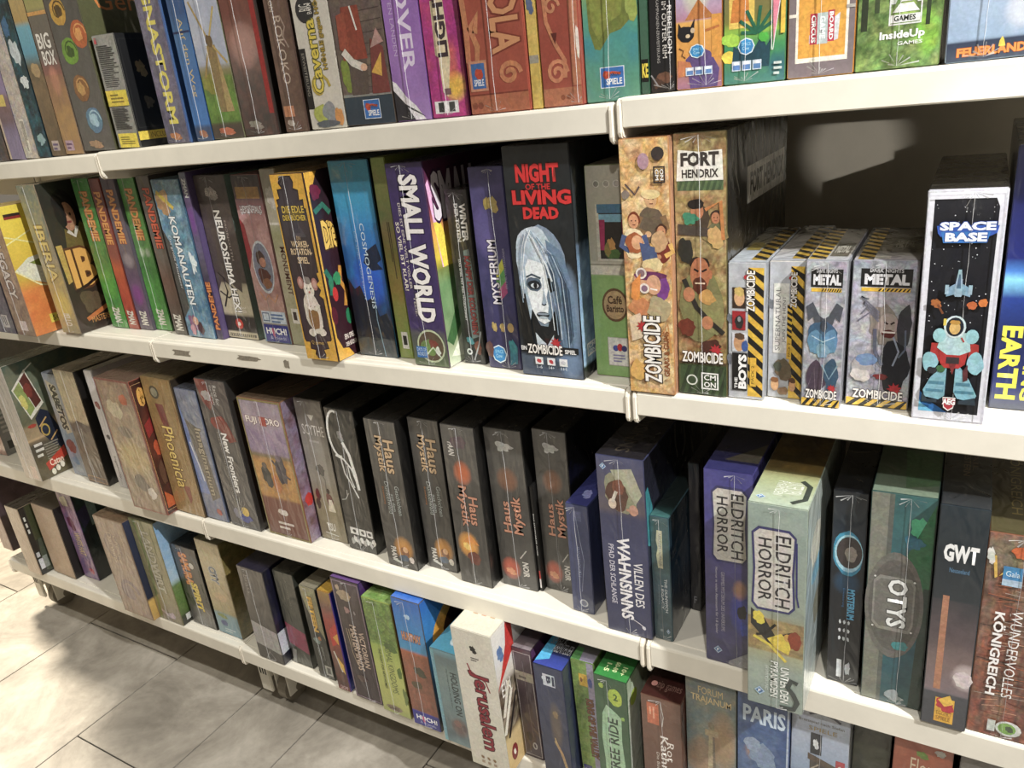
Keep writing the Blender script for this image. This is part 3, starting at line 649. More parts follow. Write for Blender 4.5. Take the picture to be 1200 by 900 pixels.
game(1,(793,106),(847,101),(792,0),'orange desert game box with pyramid, black cat head and blue badge','d8983c',[G((0,'9a6a84'),(.06,'b07a70'),(.09,'d8943a'),(.2,'e0a040'),(.225,'e8b050'),(.23,'b8849a'),(.30,'b8a4c4'),(1,'a890c0')),S(.45,.32,.3,.08,'d0d8a8',.6),P([(.2,.23),(.5,.295),(.85,.23)],'b8702e'),P([(.2,.23),(.5,.295),(.45,.23)],'c8803a'),P([(.2,.1),(.5,.14),(.75,.12),(.95,.06),(.9,.0),(.3,.0)],'5f4a80'),P([(.02,.04),(.4,.05),(.3,.09),(.02,.1)],'c87a4a'),R(.78,.1,1,.24,'e09a34'),L([(.65,.19),(.95,.2)],.05,'c07030'),B(.22,.185,.2,.03,'1a1a20',3,.2),P([(.04,.19),(.06,.225),(.14,.2)],'1a1a20'),P([(.3,.2),(.42,.235),(.4,.195)],'1a1a20'),E(.26,.178,.05,.007,'d8c0a0',10),E(.37,.195,.05,.009,'d0b898',10),L([(.06,.14),(.16,.13),(.12,.115),(.2,.105)],.02,'4a2a20'),bluebadge(.46,.125,.16,.022),cups(.5,.058,.09,.014)],y=.02,h=.30,seam=.66,sidecol='8a5030')
game(1,(848,101),(920,94),(848,0),'colourful jungle game box with palm leaves and blue badge','4a8a5a',[G((0,'4a7a80'),(.06,'2f6a74'),(.12,'3a9a50'),(.17,'90c038'),(.2,'7a7a34'),(.3,'7a7048'),(1,'a09050')),N(['3a8a60','2f6a70','58a848'],2,.45,4,rect=(0,0,1,.16)),R(.08,.18,.5,1,'e8c850'),P([(.1,.2),(.42,.2),(.4,.29),(.14,.27)],'d08028'),B(.25,.3,.18,.03,'f0ead8',5,.4),B(.12,.145,.2,.025,'a8d838',4,.3),B(.08,.09,.14,.025,'f0d838',5,.3),P([(.12,.05),(.75,.05),(.78,.14),(.7,.115),(.62,.15),(.5,.11),(.4,.14),(.3,.1),(.16,.125)],'1f4a58')]+[L([(.55,.16),(.55+.3*math.cos(a),.19+.055*math.sin(a))],.055,'1c6a4c') for a in (.1,.7,1.4,2.2,2.9,3.6)]+[B(.66,.145,.1,.02,'4ab83a',3,.4),bluebadge(.37,.12,.13,.026),cups(.38,.058,.075,.016),P([(.80,.28),(.93,.28),(.82,.11)],'e88aa0'),L([(.78,.28),(.79,.1)],.012,'f4f4f4'),L([(.93,.28),(.81,.1)],.012,'f4f4f4'),R(.93,.15,1,.28,'e8c030'),ticks(.83,.02,.97,.07,3,'c8d4d0')],y=.02,h=.30,seam=.36,sidecol='3a4a30')
game(1,(922,93),(1000,86),(925,0),'orange panel game box with cream border, grey frame and red lettering','e0a030',[G((0,'7a6e72'),(1,'857a78')),R(0,.19,.14,.2,'e8e0d0'),R(.11,.045,.91,1,'f0e8d8'),R(.15,.06,.87,1,'e2a22e'),P([(.32,.13),(.5,.135),(.7,.14),(.68,.175),(.78,.19),(.76,.11),(.66,.105),(.4,.1),(.32,.105)],'d8dce0'),R(.33,.10,.44,.195,'c03048'),R(.60,.105,.70,.20,'c03048'),R(.44,.10,.60,.195,'b8c8c8'),T('BOARD',.62,.11,.685,.195,'f8f4f0',-90,None,.04),T('GAME',.475,.115,.565,.185,'e8f0f0',-90,None,.04),T('CIRCUS',.35,.105,.42,.19,'f8f4f0',-90,None,.04),R(.87,.2,1,.21,'b0a8a0')],y=.02,h=.30,seam=.5,topcol='6a605c')
game(1,(1001,86),(1100,75),(1004,0),'green sunlit forest game box with white pyramid emblem','5a7a38',[G((0,'7a9a58'),(.06,'6a8a48'),(.12,'4a6a2c'),(.2,'3a5424'),(1,'4a6030')),N(['5a7a38','84a85a','3a5a24','9ab860','2f4420'],.9,.85,5,ax=1.2),R(.04,.12,.12,1,'2a3420'),R(.82,.12,.87,1,'2c3a22'),R(.2,.17,.26,1,'3a4a2c'),S(.85,.1,.14,.07,'90d030',.7),S(.6,.17,.1,.04,'b8d860',.6),frame(.38,.128,.77,.40,.018,'d8dcd8'),R(.4,.135,.75,.158,'dfe2de'),T('GAMES',.44,.139,.70,.155,'1c241c',0,bold=.03),P([(.42,.165),(.74,.165),(.66,.19),(.50,.19)],'e2e6e2'),P([(.51,.195),(.65,.195),(.58,.225)],'e2e6e2'),P([(.38,.19),(.45,.19),(.52,.24),(.38,.24)],'d0d6d0'),P([(.77,.19),(.71,.19),(.64,.24),(.77,.24)],'d0d6d0'),T('InsideUp',.28,.082,.82,.112,'f2f4f0',0,None,.035),T('GAMES',.5,.068,.8,.079,'dfe4dc',0,None,.02)],y=.02,h=.30,seam=.52,sidecol='6a3a24')
game(1,(1107,74),(1212,64),(1112,0),'pale blue game box with navy band and orange flame lettering','9ab0c8',[G((0,'3a4658'),(.055,'2c3850'),(.06,'8fa8c4'),(.2,'a8bcd4'),(1,'c0ccdc')),N(['9ab4d0','b4c4d8','8aa4c4'],4,.4,5,rect=(0,.06,1,1)),S(.85,.13,.2,.05,'d8dce4',.7),T('FEUERLAND',.12,.012,.92,.038,'e08a34',0,'8a3a20',.05),P([(.6,.032),(.68,.032),(.66,.05),(.64,.06),(.61,.048)],'f0c830')],y=.02,h=.30,seam=.44,sidecol='d8d4cc')
# ================================================================ second shelf
K2 = dict(depth=.285)
game(2,(0,390),(21,393),(-50,250),'muted violet grey game box at the end of the second shelf','5a5468',[G((0,'5c5666'),(1,'8a7a58')),N(['5a5468','746a78','8a8a90','443f50'],1.6,.7,3),R(.4,.05,.75,.16,'c8c4c0'),ticks(.45,.06,.7,.15,3,'4a4450',90)],y=-.040,h=.26,lean=1,depth=.28)
game(2,(22,393),(43,396),(-19,243),'game box with yellow and orange cover and chess piece emblem','a08068',[G((0,'6a5a50'),(.4,'9a7a68'),(.6,'c8a878'),(1,'d09a40')),N(['8a6a5c','b89a80','6a5048','c8b090'],1.5,.6,5),T('LEGACY',.3,.30,.72,.72,'d8ccc4',-90,'4a3028',.03),R(.3,.04,.7,.12,'d8c8c4')],
 side=[G((0,'d07a28'),(.35,'d88030'),(.45,'c8a828'),(.6,'d8b820'),(1,'e8d020')),N(['d07028','c85a20','e09038'],2,.5,3,rect=(0,0,1,.36)),P([(0,.52),(.12,.6),(.3,.62),(.5,.54),(.42,.42),(.2,.38),(.08,.44)],'d8d8c0'),P([(.12,.56),(.3,.6),(.45,.5),(.3,.46)],'7a8a30'),L([(0,.52),(.15,.38),(.3,.34)],.012,'e8e0a0'),L([(0,.78),(.2,.7),(.4,.74)],.01,'e8e090'),L([(0,.72),(.2,.8),(.4,.78)],.01,'e8e090'),R(.04,.90,.16,.94,'8a2018'),R(.04,.92,.16,.94,'2a1a14'),E(.27,.32,.075,.06,'15120f',14),P([(.2,.14),(.36,.14),(.3,.28),(.25,.28)],'15120f'),E(.27,.32,.03,.025,'e8e4d8',10),R(.14,.07,.42,.14,'d0c030'),T('SONDER',.16,.085,.4,.125,'4a3a18',0)],y=-.043,lean=1.2,h=.272,topcol='b89a30',depth=.28)
game(2,(75,391),(95,391),(16,219),'game box with gold lettering and a dark haired figure on dark green cover','9a8a70',[G((0,'c0a878'),(.25,'d0b860'),(.42,'b8a050'),(.5,'8a8078'),(.75,'70807a'),(1,'607868')),N(['a89068','8a8a80','c8b070','5f706a'],1.4,.5,6),T('IBERIA',.28,.36,.75,.74,'d8c070',-90,'6a5024',.02),S(.5,.2,.4,.1,'e0c850',.6),T('IELLO',.35,.05,.7,.14,'e0d8c8',-90,bold=.03)],
 side=xf(0.52,[G((0,'33180f'),(.2,'3c2418'),(.5,'2a2a20'),(1,'12241c')),N(['2a2418','1c2a20','3a2a1c','241812'],2.5,.5,4),P([(.12,.45),(.5,.45),(.48,.7),(.4,.76),(.22,.74)],'6a5a24'),B(.30,.80,.17,.14,'120e0c',3,.2),B(.28,.86,.15,.1,'120e0c',5,.2),E(.30,.77,.095,.095,'a87858',18),B(.23,.80,.06,.11,'120e0c',6,.2),E(.275,.785,.014,.012,'241410',8),E(.335,.785,.014,.012,'241410',8),L([(.27,.735),(.33,.735)],.014,'7a3028'),L([(.24,.68),(.32,.64),(.38,.7)],.025,'c8c4b4'),P([(.02,.60),(.1,.60),(.14,.36),(.04,.34)],'b89a40'),T('IB',.12,.30,.46,.56,'d8a040',0,'5a3414',.04),L([(.1,.28),(.3,.31),(.5,.36)],.02,'2a140c'),B(.28,.2,.2,.1,'5a4830',7,.5),L([(.14,.08),(.48,.14)],.03,'b8682a'),T('MASTERS',.2,.05,.46,.09,'c88a40',0)]),topcol='5a5a4a',lean=.3,depth=.3)
def pand(u0,v0,u1,v1): return T('PANDEMIE',u0,v0,u1,v1,'e0a050',-90,'a84a20',.03)
game(2,(133,384),(152,385),(84,211),'bright green game box with orange lettering, right of the dark green cover','3f8a38',[G((0,'3a8a30'),(.3,'4a9a34'),(.5,'3a5a38'),(.7,'5a9a48'),(1,'3a8a3a')),N(['3f8a38','58a848','2a5a30','4a9a3a'],2,.6,3),pand(.3,.60,.75,.92),zman(.5,.09,.22,.055),S(.5,.3,.4,.1,'6ab83a',.5)],lean=1.5,sidecol='1c3018')
game(2,(152,385),(165,387),(104,210),'narrow red orange game box with orange lettering between green boxes','a04028',[G((0,'8a2820'),(.2,'b84028'),(.42,'c85a2a'),(.5,'7a4a48'),(1,'5f4a50')),N(['a04028','b8502c','7a3028'],2,.4,3),pand(.2,.58,.8,.92),zman(.5,.08,.3,.05)],lean=1.5,sidecol='5a2018',seam=None)
game(2,(165,387),(182,387),(118,209),'narrow grey violet game box with orange lettering between red and green boxes','5a5060',[G((0,'4a4450'),(.15,'6a4a78'),(.3,'7a4a80'),(.45,'4a4650'),(.55,'7a7078'),(1,'564c54')),N(['5a5060','6a5a6c','4a4450'],2,.5,3),S(.5,.24,.4,.07,'8a3a90',.7),S(.5,.47,.4,.05,'a89ca0',.6),pand(.25,.58,.72,.92),zman(.5,.08,.26,.05)],lean=1.5,seam=None)
game(2,(183,387),(203,388),(135,207),'bright green game box with orange lettering, black gap on its right','459038',[G((0,'3a8a30'),(.3,'4aa034'),(.42,'2f5a30'),(.55,'6a8a5a'),(.7,'6a9a4c'),(1,'4a8a40')),N(['459038','5aaa48','2f6030','4f9a3c'],2,.6,9),S(.35,.52,.15,.03,'b8c0b0',.7),S(.7,.52,.15,.03,'b8c0b0',.7),pand(.3,.60,.75,.92),zman(.5,.09,.22,.055)],lean=1.5,sidecol='142012')
game(2,(206,391),(221,394),(160,206),'narrow grey brown game box with red lettering beside the blue hero box','5c5650',[G((0,'4a4640'),(.35,'7a4a34'),(.5,'6a625a'),(1,'6a6460')),N(['5c5650','6c645c','4c463f'],2,.5,4),T('PANDEMIE',.3,.56,.85,.93,'d05a3a',-90,'4a1c14',.03),zman(.5,.08,.3,.055)],lean=1.5,seam=None)
game(2,(222,394),(254,399),(178,211),'blue sky game box with white lettering and tumbling figures','5a88a8',[G((0,'2a5a88'),(.2,'3f7aa8'),(.5,'4a8ab0'),(.75,'6aa0b8'),(1,'7a9aa8')),N(['4a80a4','7ab0c8','2f5f88','a8c8d4','3a4a60'],2,.75,6),B(.25,.86,.3,.09,'b08a60',4,.5),B(.35,.9,.2,.05,'d0a878',6,.4),L([(.1,.93),(.6,.83)],.1,'d8c040'),P([(.0,.12),(.3,.2),(.2,.6),(0,.7)],'4a4a48'),T('KOMANAUTEN',.34,.22,.58,.78,'e8eef0',-90,'3a4a5a',.02),T('Das große Abenteuer',.14,.32,.24,.66,'d8dce0',-90),B(.35,.1,.28,.07,'8a5a80',4,.6),E(.4,.11,.1,.03,'d8a890',12),B(.55,.06,.14,.05,'4a2430',8,.4),B(.25,.05,.12,.05,'c890a0',5,.5),B(.85,.5,.15,.1,'e0eef4',7,.7)],lean=1.5,sidecol='2a4a68')
game(2,(255,398),(265,396),(211,203),'slim violet game box with upside-down orange lettering and wrap flap','5a4a78',[G((0,'241c30'),(.35,'2c2440'),(.45,'5a5a5c'),(.55,'6a6a88'),(.8,'7a5a98'),(1,'8a9aa8')),N(['4a3a68','6a5a88','30284a'],1.6,.5,5),T('PANDEMIE',.15,.06,.85,.36,'e08a40',90,'7a2a18',.03),T('ZMAN',.25,.86,.8,.97,'d8dce0',-90,bold=.04),S(.5,.72,.4,.08,'7a3a9a',.7)],lean=1.5,seam=None,y=.04)
game(2,(267,397),(304,398),(228,209),'dark brown game box with slanted white lettering and skeletal black splash','4a403c',[G((0,'c8bca0'),(.04,'cabfa4'),(.045,'2c2422'),(.15,'302826'),(.155,'b8ae94'),(.32,'b0a68c'),(.36,'4a4038'),(.7,'584c48'),(1,'4a4440')),N(['4a403c','5c504a','403632'],2.5,.6,3,rect=(0,.36,1,1)),N(['b8ae94','a89c82','c8be a4'.replace(' ','')],1.6,.5,4,rect=(0,.155,1,.36)),P([(0,.3),(.3,.42),(.55,.34),(.8,.3),(.86,.4),(1,.36),(1,.5),(0,.5)],'4c423e'),L([(.1,.2),(.3,.3),(.25,.38),(.5,.33),(.45,.22)],.05,'1c1614'),L([(.05,.3),(.3,.26),(.6,.3)],.04,'1c1614'),L([(.3,.38),(.1,.42)],.03,'1c1614'),T('NEUROSHIMA HEX!',.42,.17,.64,.80,'eae6e0',-90,'1a1412',.03),T('3.0',.62,.17,.8,.21,'d8d0c4',-90),T('MONOLITH',.70,.50,.76,.74,'a89a90',-90),B(.5,.9,.25,.05,'a09890',4,.5),T('BÄR',.3,.885,.7,.92,'c8c0b8',0),E(.46,.095,.13,None,'b83020',16),E(.46,.095,.05,None,'e8dcd0',12),ticks(.06,.008,.95,.036,1,'3a3430'),R(.06,.012,.95,.03,'5a5248')]+[R(.08+i*.066,.01,.10+i*.066,.034,'c8bca0') for i in range(13)],lean=1.5,sidecol='6a8a80')
game(2,(312,403),(343,403),(272,208),'rosy fantasy game box with oval portrait and blue publisher panel','a87a78',[G((0,'6a8a9a'),(.03,'8aa8b0'),(.2,'a8806a'),(.35,'9a6a60'),(.6,'b88a88'),(.8,'a06a70'),(.88,'5a4a4c'),(1,'3a3434')),N(['a87a78','c8a09c','8a5a5c','d8b8b4'],2,.55,5,rect=(0,.2,1,.8)),R(.08,.87,.92,.935,'b0884c'),L([(.15,.78),(.3,.82),(.5,.83),(.7,.82),(.85,.78)],.05,'d0c8cc'),T('HEXENHAUS',.12,.785,.9,.83,'d8d0d4',0,'4a3a40',.02),P([(0,.45),(.2,.55),(.14,.72),(0,.76)],'9a2a34'),E(.52,.47,.36,.16,'c8ccd4',20),E(.52,.47,.33,.145,'7a7c90',20),B(.5,.52,.2,.06,'4a342c',4,.3),E(.54,.50,.12,.03,'b88068',12),B(.5,.42,.26,.06,'5a3028',7,.4),B(.56,.37,.2,.04,'8a5a3c',9,.4),L([(.2,.32),(.35,.27),(.5,.3),(.7,.26),(.85,.31)],.06,'c08a6a'),R(.08,.125,.97,.20,'c8d4e4'),frame(.1,.135,.36,.19,.03,'5a6a8a'),ticks(.42,.13,.92,.195,3,'5a78a8'),huch(.52,.06,.45,.055)],lean=1.5)
game(2,(344,405),(361,405),(303,200),'narrow cream and green game box with dark vertical lettering by gold edged box','b8ac90',[G((0,'6a7a4c'),(.2,'a0a078'),(.5,'b8b094'),(.66,'8a9a5a'),(.72,'c8c4b8'),(1,'8a8a88')),N(['b8ac90','a09a78','c8c0a8'],1.6,.5,3),T('MONUMENT',.38,.30,.72,.58,'5a3424',-90,None,.02),R(.3,.13,.8,.22,'e0dcd4'),R(.4,.15,.65,.20,'3a2a28'),B(.5,.85,.45,.08,'d8d4cc',4,.5),R(0,.70,1,.715,'e8e4dc')],lean=1.2,seam=None)
GOLD='d8a41c'
game(2,(361,420),(398,425),(316,204),'dark plum game box with ornate gold border and white mouse figure','3a2a30',[G((0,'3a1c24'),(.3,'30202a'),(.6,'3c342e'),(.8,'48444a'),(1,'2c2a34')),N(['3a2a30','2c2028','443640'],2.2,.5,3),P([(.3,.68),(.75,.68),(.6,.74),(.56,.84),(.5,.74)],'4c4850'),P([(.42,.7),(.5,.86),(.6,.7)],'3a3640'),B(.5,.80,.35,.03,'6a5a2c',5,.5),T('DIE EDLE',.16,.805,.84,.84,'d8b838',0,'4a3a14',.02),T('DER BÜCHER',.14,.765,.86,.80,'d8b838',0,'4a3a14',.02),T('EIN',.44,.665,.56,.685,'c8a878',0),T('WORKER-',.24,.625,.78,.66,'e0c49a',0,bold=.02),T('ROTATION-',.18,.585,.84,.62,'e0c49a',0,bold=.02),T('SPIEL',.34,.54,.70,.575,'e0c49a',0,bold=.02),
 B(.5,.27,.30,.13,'d8cec0',4,.2),B(.5,.24,.20,.085,'8a6234',6,.3),E(.5,.40,.17,.05,'e0d6c8',16),E(.28,.435,.10,.035,'b07a70',12),E(.72,.43,.10,.035,'b07a70',12),E(.28,.435,.06,.022,'c89a90',12),E(.72,.43,.06,.022,'c89a90',12),B(.5,.45,.13,.025,'8a8078',3,.3),E(.44,.405,.022,None,'1a1414',8),E(.57,.405,.022,None,'1a1414',8),E(.51,.385,.03,None,'a85a50',8),L([(.26,.32),(.45,.29),(.62,.33)],.09,'e4dacc'),L([(.74,.32),(.6,.29),(.5,.30)],.09,'dcd2c4'),B(.35,.155,.14,.025,'d8cec0',8,.3),B(.68,.16,.14,.025,'d8cec0',9,.3),T('Q games',.25,.085,.65,.11,'c8a040',0),
 frame(0,0,1,1,.035,GOLD),R(.93,0,1,1,GOLD),P([(0,1),(.3,1),(.22,.955),(.3,.93),(.14,.925),(.16,.88),(.06,.875),(.08,.84),(0,.83)],GOLD),P([(1,1),(.62,1),(.7,.96),(.66,.93),(.8,.92),(.78,.87),(.9,.875),(.88,.83),(1,.82)],GOLD),P([(0,0),(.4,0),(.3,.03),(.34,.055),(.18,.06),(.2,.1),(.08,.1),(0,.13)],GOLD),P([(1,0),(.6,0),(.66,.035),(.62,.06),(.8,.07),(.76,.11),(.9,.115),(1,.15)],GOLD),P([(1,.34),(.82,.37),(.9,.4),(.8,.43),(.9,.45),(.86,.49),(1,.5)],GOLD)],
 side=xf(0.45,[G((0,'3c1620'),(.4,'301420'),(1,'1c1a20')),N(['301820','241420','3c1c28'],2.5,.5,4),R(0,0,.03,1,GOLD),P([(.03,0),(.28,0),(.2,.05),(.1,.06),(.03,.13)],GOLD),P([(.03,1),(.2,1),(.12,.94),(.03,.9)],GOLD),spiral(.22,.66,.09,.95,1.3,.03,'d8b040'),T('Die',.12,.60,.34,.75,'e0b848',0,'4a3014',.03),L([(.04,.5),(.12,.44),(.08,.36)],.03,'1f6a50'),E(.1,.42,.04,.04,'2a7a58',12),E(.14,.36,.045,.04,'c02824',14),L([(.3,.5),(.26,.42),(.33,.36),(.28,.28)],.025,'c88a28'),E(.3,.22,.05,.045,'1f7a50',14),B(.22,.44,.08,.05,'2a8a58',5,.5),E(.06,.25,.05,.05,'5a1a2a',12),L([(.05,.8),(.2,.83),(.3,.78)],.03,'2a6a58'),B(.12,.9,.1,.05,'6a1a38',7,.4),T('EIN SPIEL',.16,.10,.34,.13,'e8dcd0',0,bold=.02),T('DER BÜCHER',.16,.06,.36,.09,'e8dcd0',0,bold=.02)]),topcol='9a7418',lean=.3)
game(2,(423,416),(467,420),(384,190),'glowing blue game box fading to black with tiny letters','2a7aa8',[G((0,'32383c'),(.1,'2c3438'),(.12,'0c1c30'),(.25,'0f3058'),(.4,'1454a8'),(.6,'1a7ac8'),(.8,'2a98c8'),(1,'2f9cc0')),N(['1860b0','1a88cc','0c3a70'],3,.4,5,rect=(0,.2,1,.7)),P([(0,.1),(0,.42),(.15,.36),(.3,.38),(.42,.3),(.6,.32),(.7,.22),(.9,.24),(1,.14),(1,.1)],'0a1a2c'),P([(.5,.5),(.62,.56),(.9,.6),(.98,.52),(.86,.5),(.98,.47),(.7,.46)],'0a2040'),S(.6,.42,.4,.14,'1a5ae0',.6),T('COSMOGENESIS',.55,.26,.66,.70,'c8dcea',-90),T('EIN SPIEL VON LICHT',.38,.3,.42,.66,'8ab0d0',-90),P([(0,0),(1,0),(1,.09),(.7,.1),(.5,.08),(.3,.1),(0,.085)],'454b4e'),L([(.7,0),(.62,.2),(.66,.4)],.02,'7a98a8')],lean=.8,sidecol='0a0e14',topcol='18627c')
game(2,(470,420),(485,418),(437,186),'slim lime and brown game box squeezed between blue and violet boxes','8a9a40',[G((0,'7a9a3a'),(.2,'8aa848'),(.35,'b08a3c'),(.55,'8a6a34'),(.7,'7a7a60'),(.9,'9aa860'),(1,'a0b858')),N(['8a9a40','a08848','6a8a34'],2,.5,4),R(.3,.05,.8,.14,'e0e0d8'),R(.4,.07,.7,.12,'2a2a28'),ticks(.5,.4,.75,.7,2,'4a3c24',90)],lean=.8,y=.036,seam=None)
game(2,(487,427),(528,432),(449,192),'violet game box with big white fantasy lettering and round creature emblem','3c2c62',[G((0,'5a6a4a'),(.17,'4a4a50'),(.2,'3a2a60'),(.6,'43316e'),(1,'34284f')),N(['3c2c62','4a3878','30244c'],2.5,.5,5,rect=(0,.2,1,1)),T('SMALL WORLD',.30,.23,.82,.95,'f0ecea',-90,'241840',.045),T('DIES IST EINE WELT VOLLER',.19,.40,.26,.82,'d0c8c0',-90,bold=.01),T('SO VIEL IST KLAR!',.05,.39,.15,.73,'e0d8ca',-90,bold=.02),T('TEDE-',.24,.26,.30,.36,'d0c8c0',-90),E(.55,.105,.40,.088,'b8c4a0',22),E(.55,.105,.36,.078,'5a4a38',22),B(.5,.1,.28,.06,'6a8a48',5,.5),B(.62,.12,.16,.03,'7a3a30',7,.5),L([(.4,.06),(.6,.1),(.8,.05)],.04,'c8d4b8'),B(.74,.08,.1,.03,'d8dcd0',8,.5),R(.1,.04,.4,.1,'2f70b8'),T('DAYS OF',.12,.075,.38,.093,'c8dcf0',0),T('WONDER',.12,.05,.38,.07,'c8dcf0',0)],
 side=xf(0.5,[G((0,'c8d4b8'),(.1,'9aa880'),(.25,'7a9a68'),(.42,'5a8a50'),(.5,'8a8a2c'),(.55,'d8c020'),(.68,'e0a040'),(.74,'a85a50'),(.8,'6a2a50'),(1,'4a2440')),N(['5f8a58','8aa878','486a40'],2,.4,3,rect=(0,.15,1,.5)),P([(0,.9),(.04,.92),(.25,.5),(.1,.5)],'e8b0d8'),P([(.04,.72),(.16,.72),(.3,.5),(.12,.5)],'f0d830'),P([(0,.14),(.25,.3),(.3,.2),(.1,.1)],'3f6a3a'),P([(.05,.05),(.35,.18),(.3,.02)],'e0e8d0'),T('SMALL',.08,.72,.9,.95,'d8d0d8',0,'341838',.04)]),lean=.3,sidecol='5a3a4c')
game(2,(545,425),(570,428),(521,223),'short black game box with distressed pale lettering and jagged teal strip','2a2a28',[G((0,'2c3238'),(.15,'242424'),(1,'3a3a36')),N(['2a2a28','383834','1c1c1c'],1.6,.7,4),T('WINTER',.60,.72,.88,.93,'d8d8d2',-90,None,.04),T('DER TOTEN',.36,.72,.54,.93,'c0c0ba',-90,None,.04),P([(.5,.15),(.9,.17),(.94,.4),(.88,.6),(.82,.68),(.56,.67),(.52,.5),(.46,.35)],'6a7a78'),N(['2a2a28','34342f'],2,.0,4),T('KAMPF DER KOLONIEN',.56,.18,.84,.64,'8a3a38',-90,'2a1a1a',.03),T('DAS SPIEL MIT DER MÖGLICHKEIT',.28,.26,.38,.62,'d0d0ca',-90,bold=.02),E(.3,.07,.14,None,'d0d4d4',14),E(.3,.07,.07,None,'3a3a3a',12),B(.4,.14,.25,.03,'4a8a94',4,.5),B(.75,.1,.2,.06,'7a4a3c',5,.5),L([(.5,.02),(.8,.12),(.95,.2)],.06,'a8acb0')],lean=.8,topcol='302f2c')
game(2,(574,430),(612,435),(549,196),'indigo game box with white lettering reading upwards and rainbow prism','3c3a66',[G((0,'2c2c48'),(.2,'2a2a4a'),(.4,'34386a'),(.6,'3f3c72'),(.85,'50487c'),(1,'48446c')),N(['3c3a66','4a4680','2c2c50','5a5488'],2.5,.5,6),S(.3,.7,.3,.12,'6a60a0',.6),P([(.5,.50),(.75,.57),(.78,.52),(.55,.46)],'c8c838'),P([(.5,.46),(.78,.52),(.8,.46),(.58,.40)],'58a058'),P([(.54,.41),(.8,.46),(.82,.40),(.6,.36)],'b04a80'),T('MYSTERIUM',.34,.34,.60,.66,'e4e0ea',90,'28203c',.02),T('EIN SPIEL VON OLEKSANDR',.78,.42,.84,.62,'a8a4c0',90),B(.65,.83,.2,.05,'b8a058',4,.5),B(.45,.83,.12,.04,'a89048',6,.5),B(.3,.22,.1,.035,'c0a860',3,.6),B(.55,.22,.1,.035,'c0a860',5,.6),E(.8,.22,.1,.025,'b89a58',12),bluebadge(.36,.075,.22,.045),P([(.68,.02),(.92,.03),(.96,.12),(.86,.15),(.74,.14)],'2a7a8c'),B(.82,.12,.16,.05,'2f8a98',4,.5),B(.08,.1,.15,.06,'6a4a44',5,.5)],lean=.6,seam=.66)
BLU='b8ccdc'
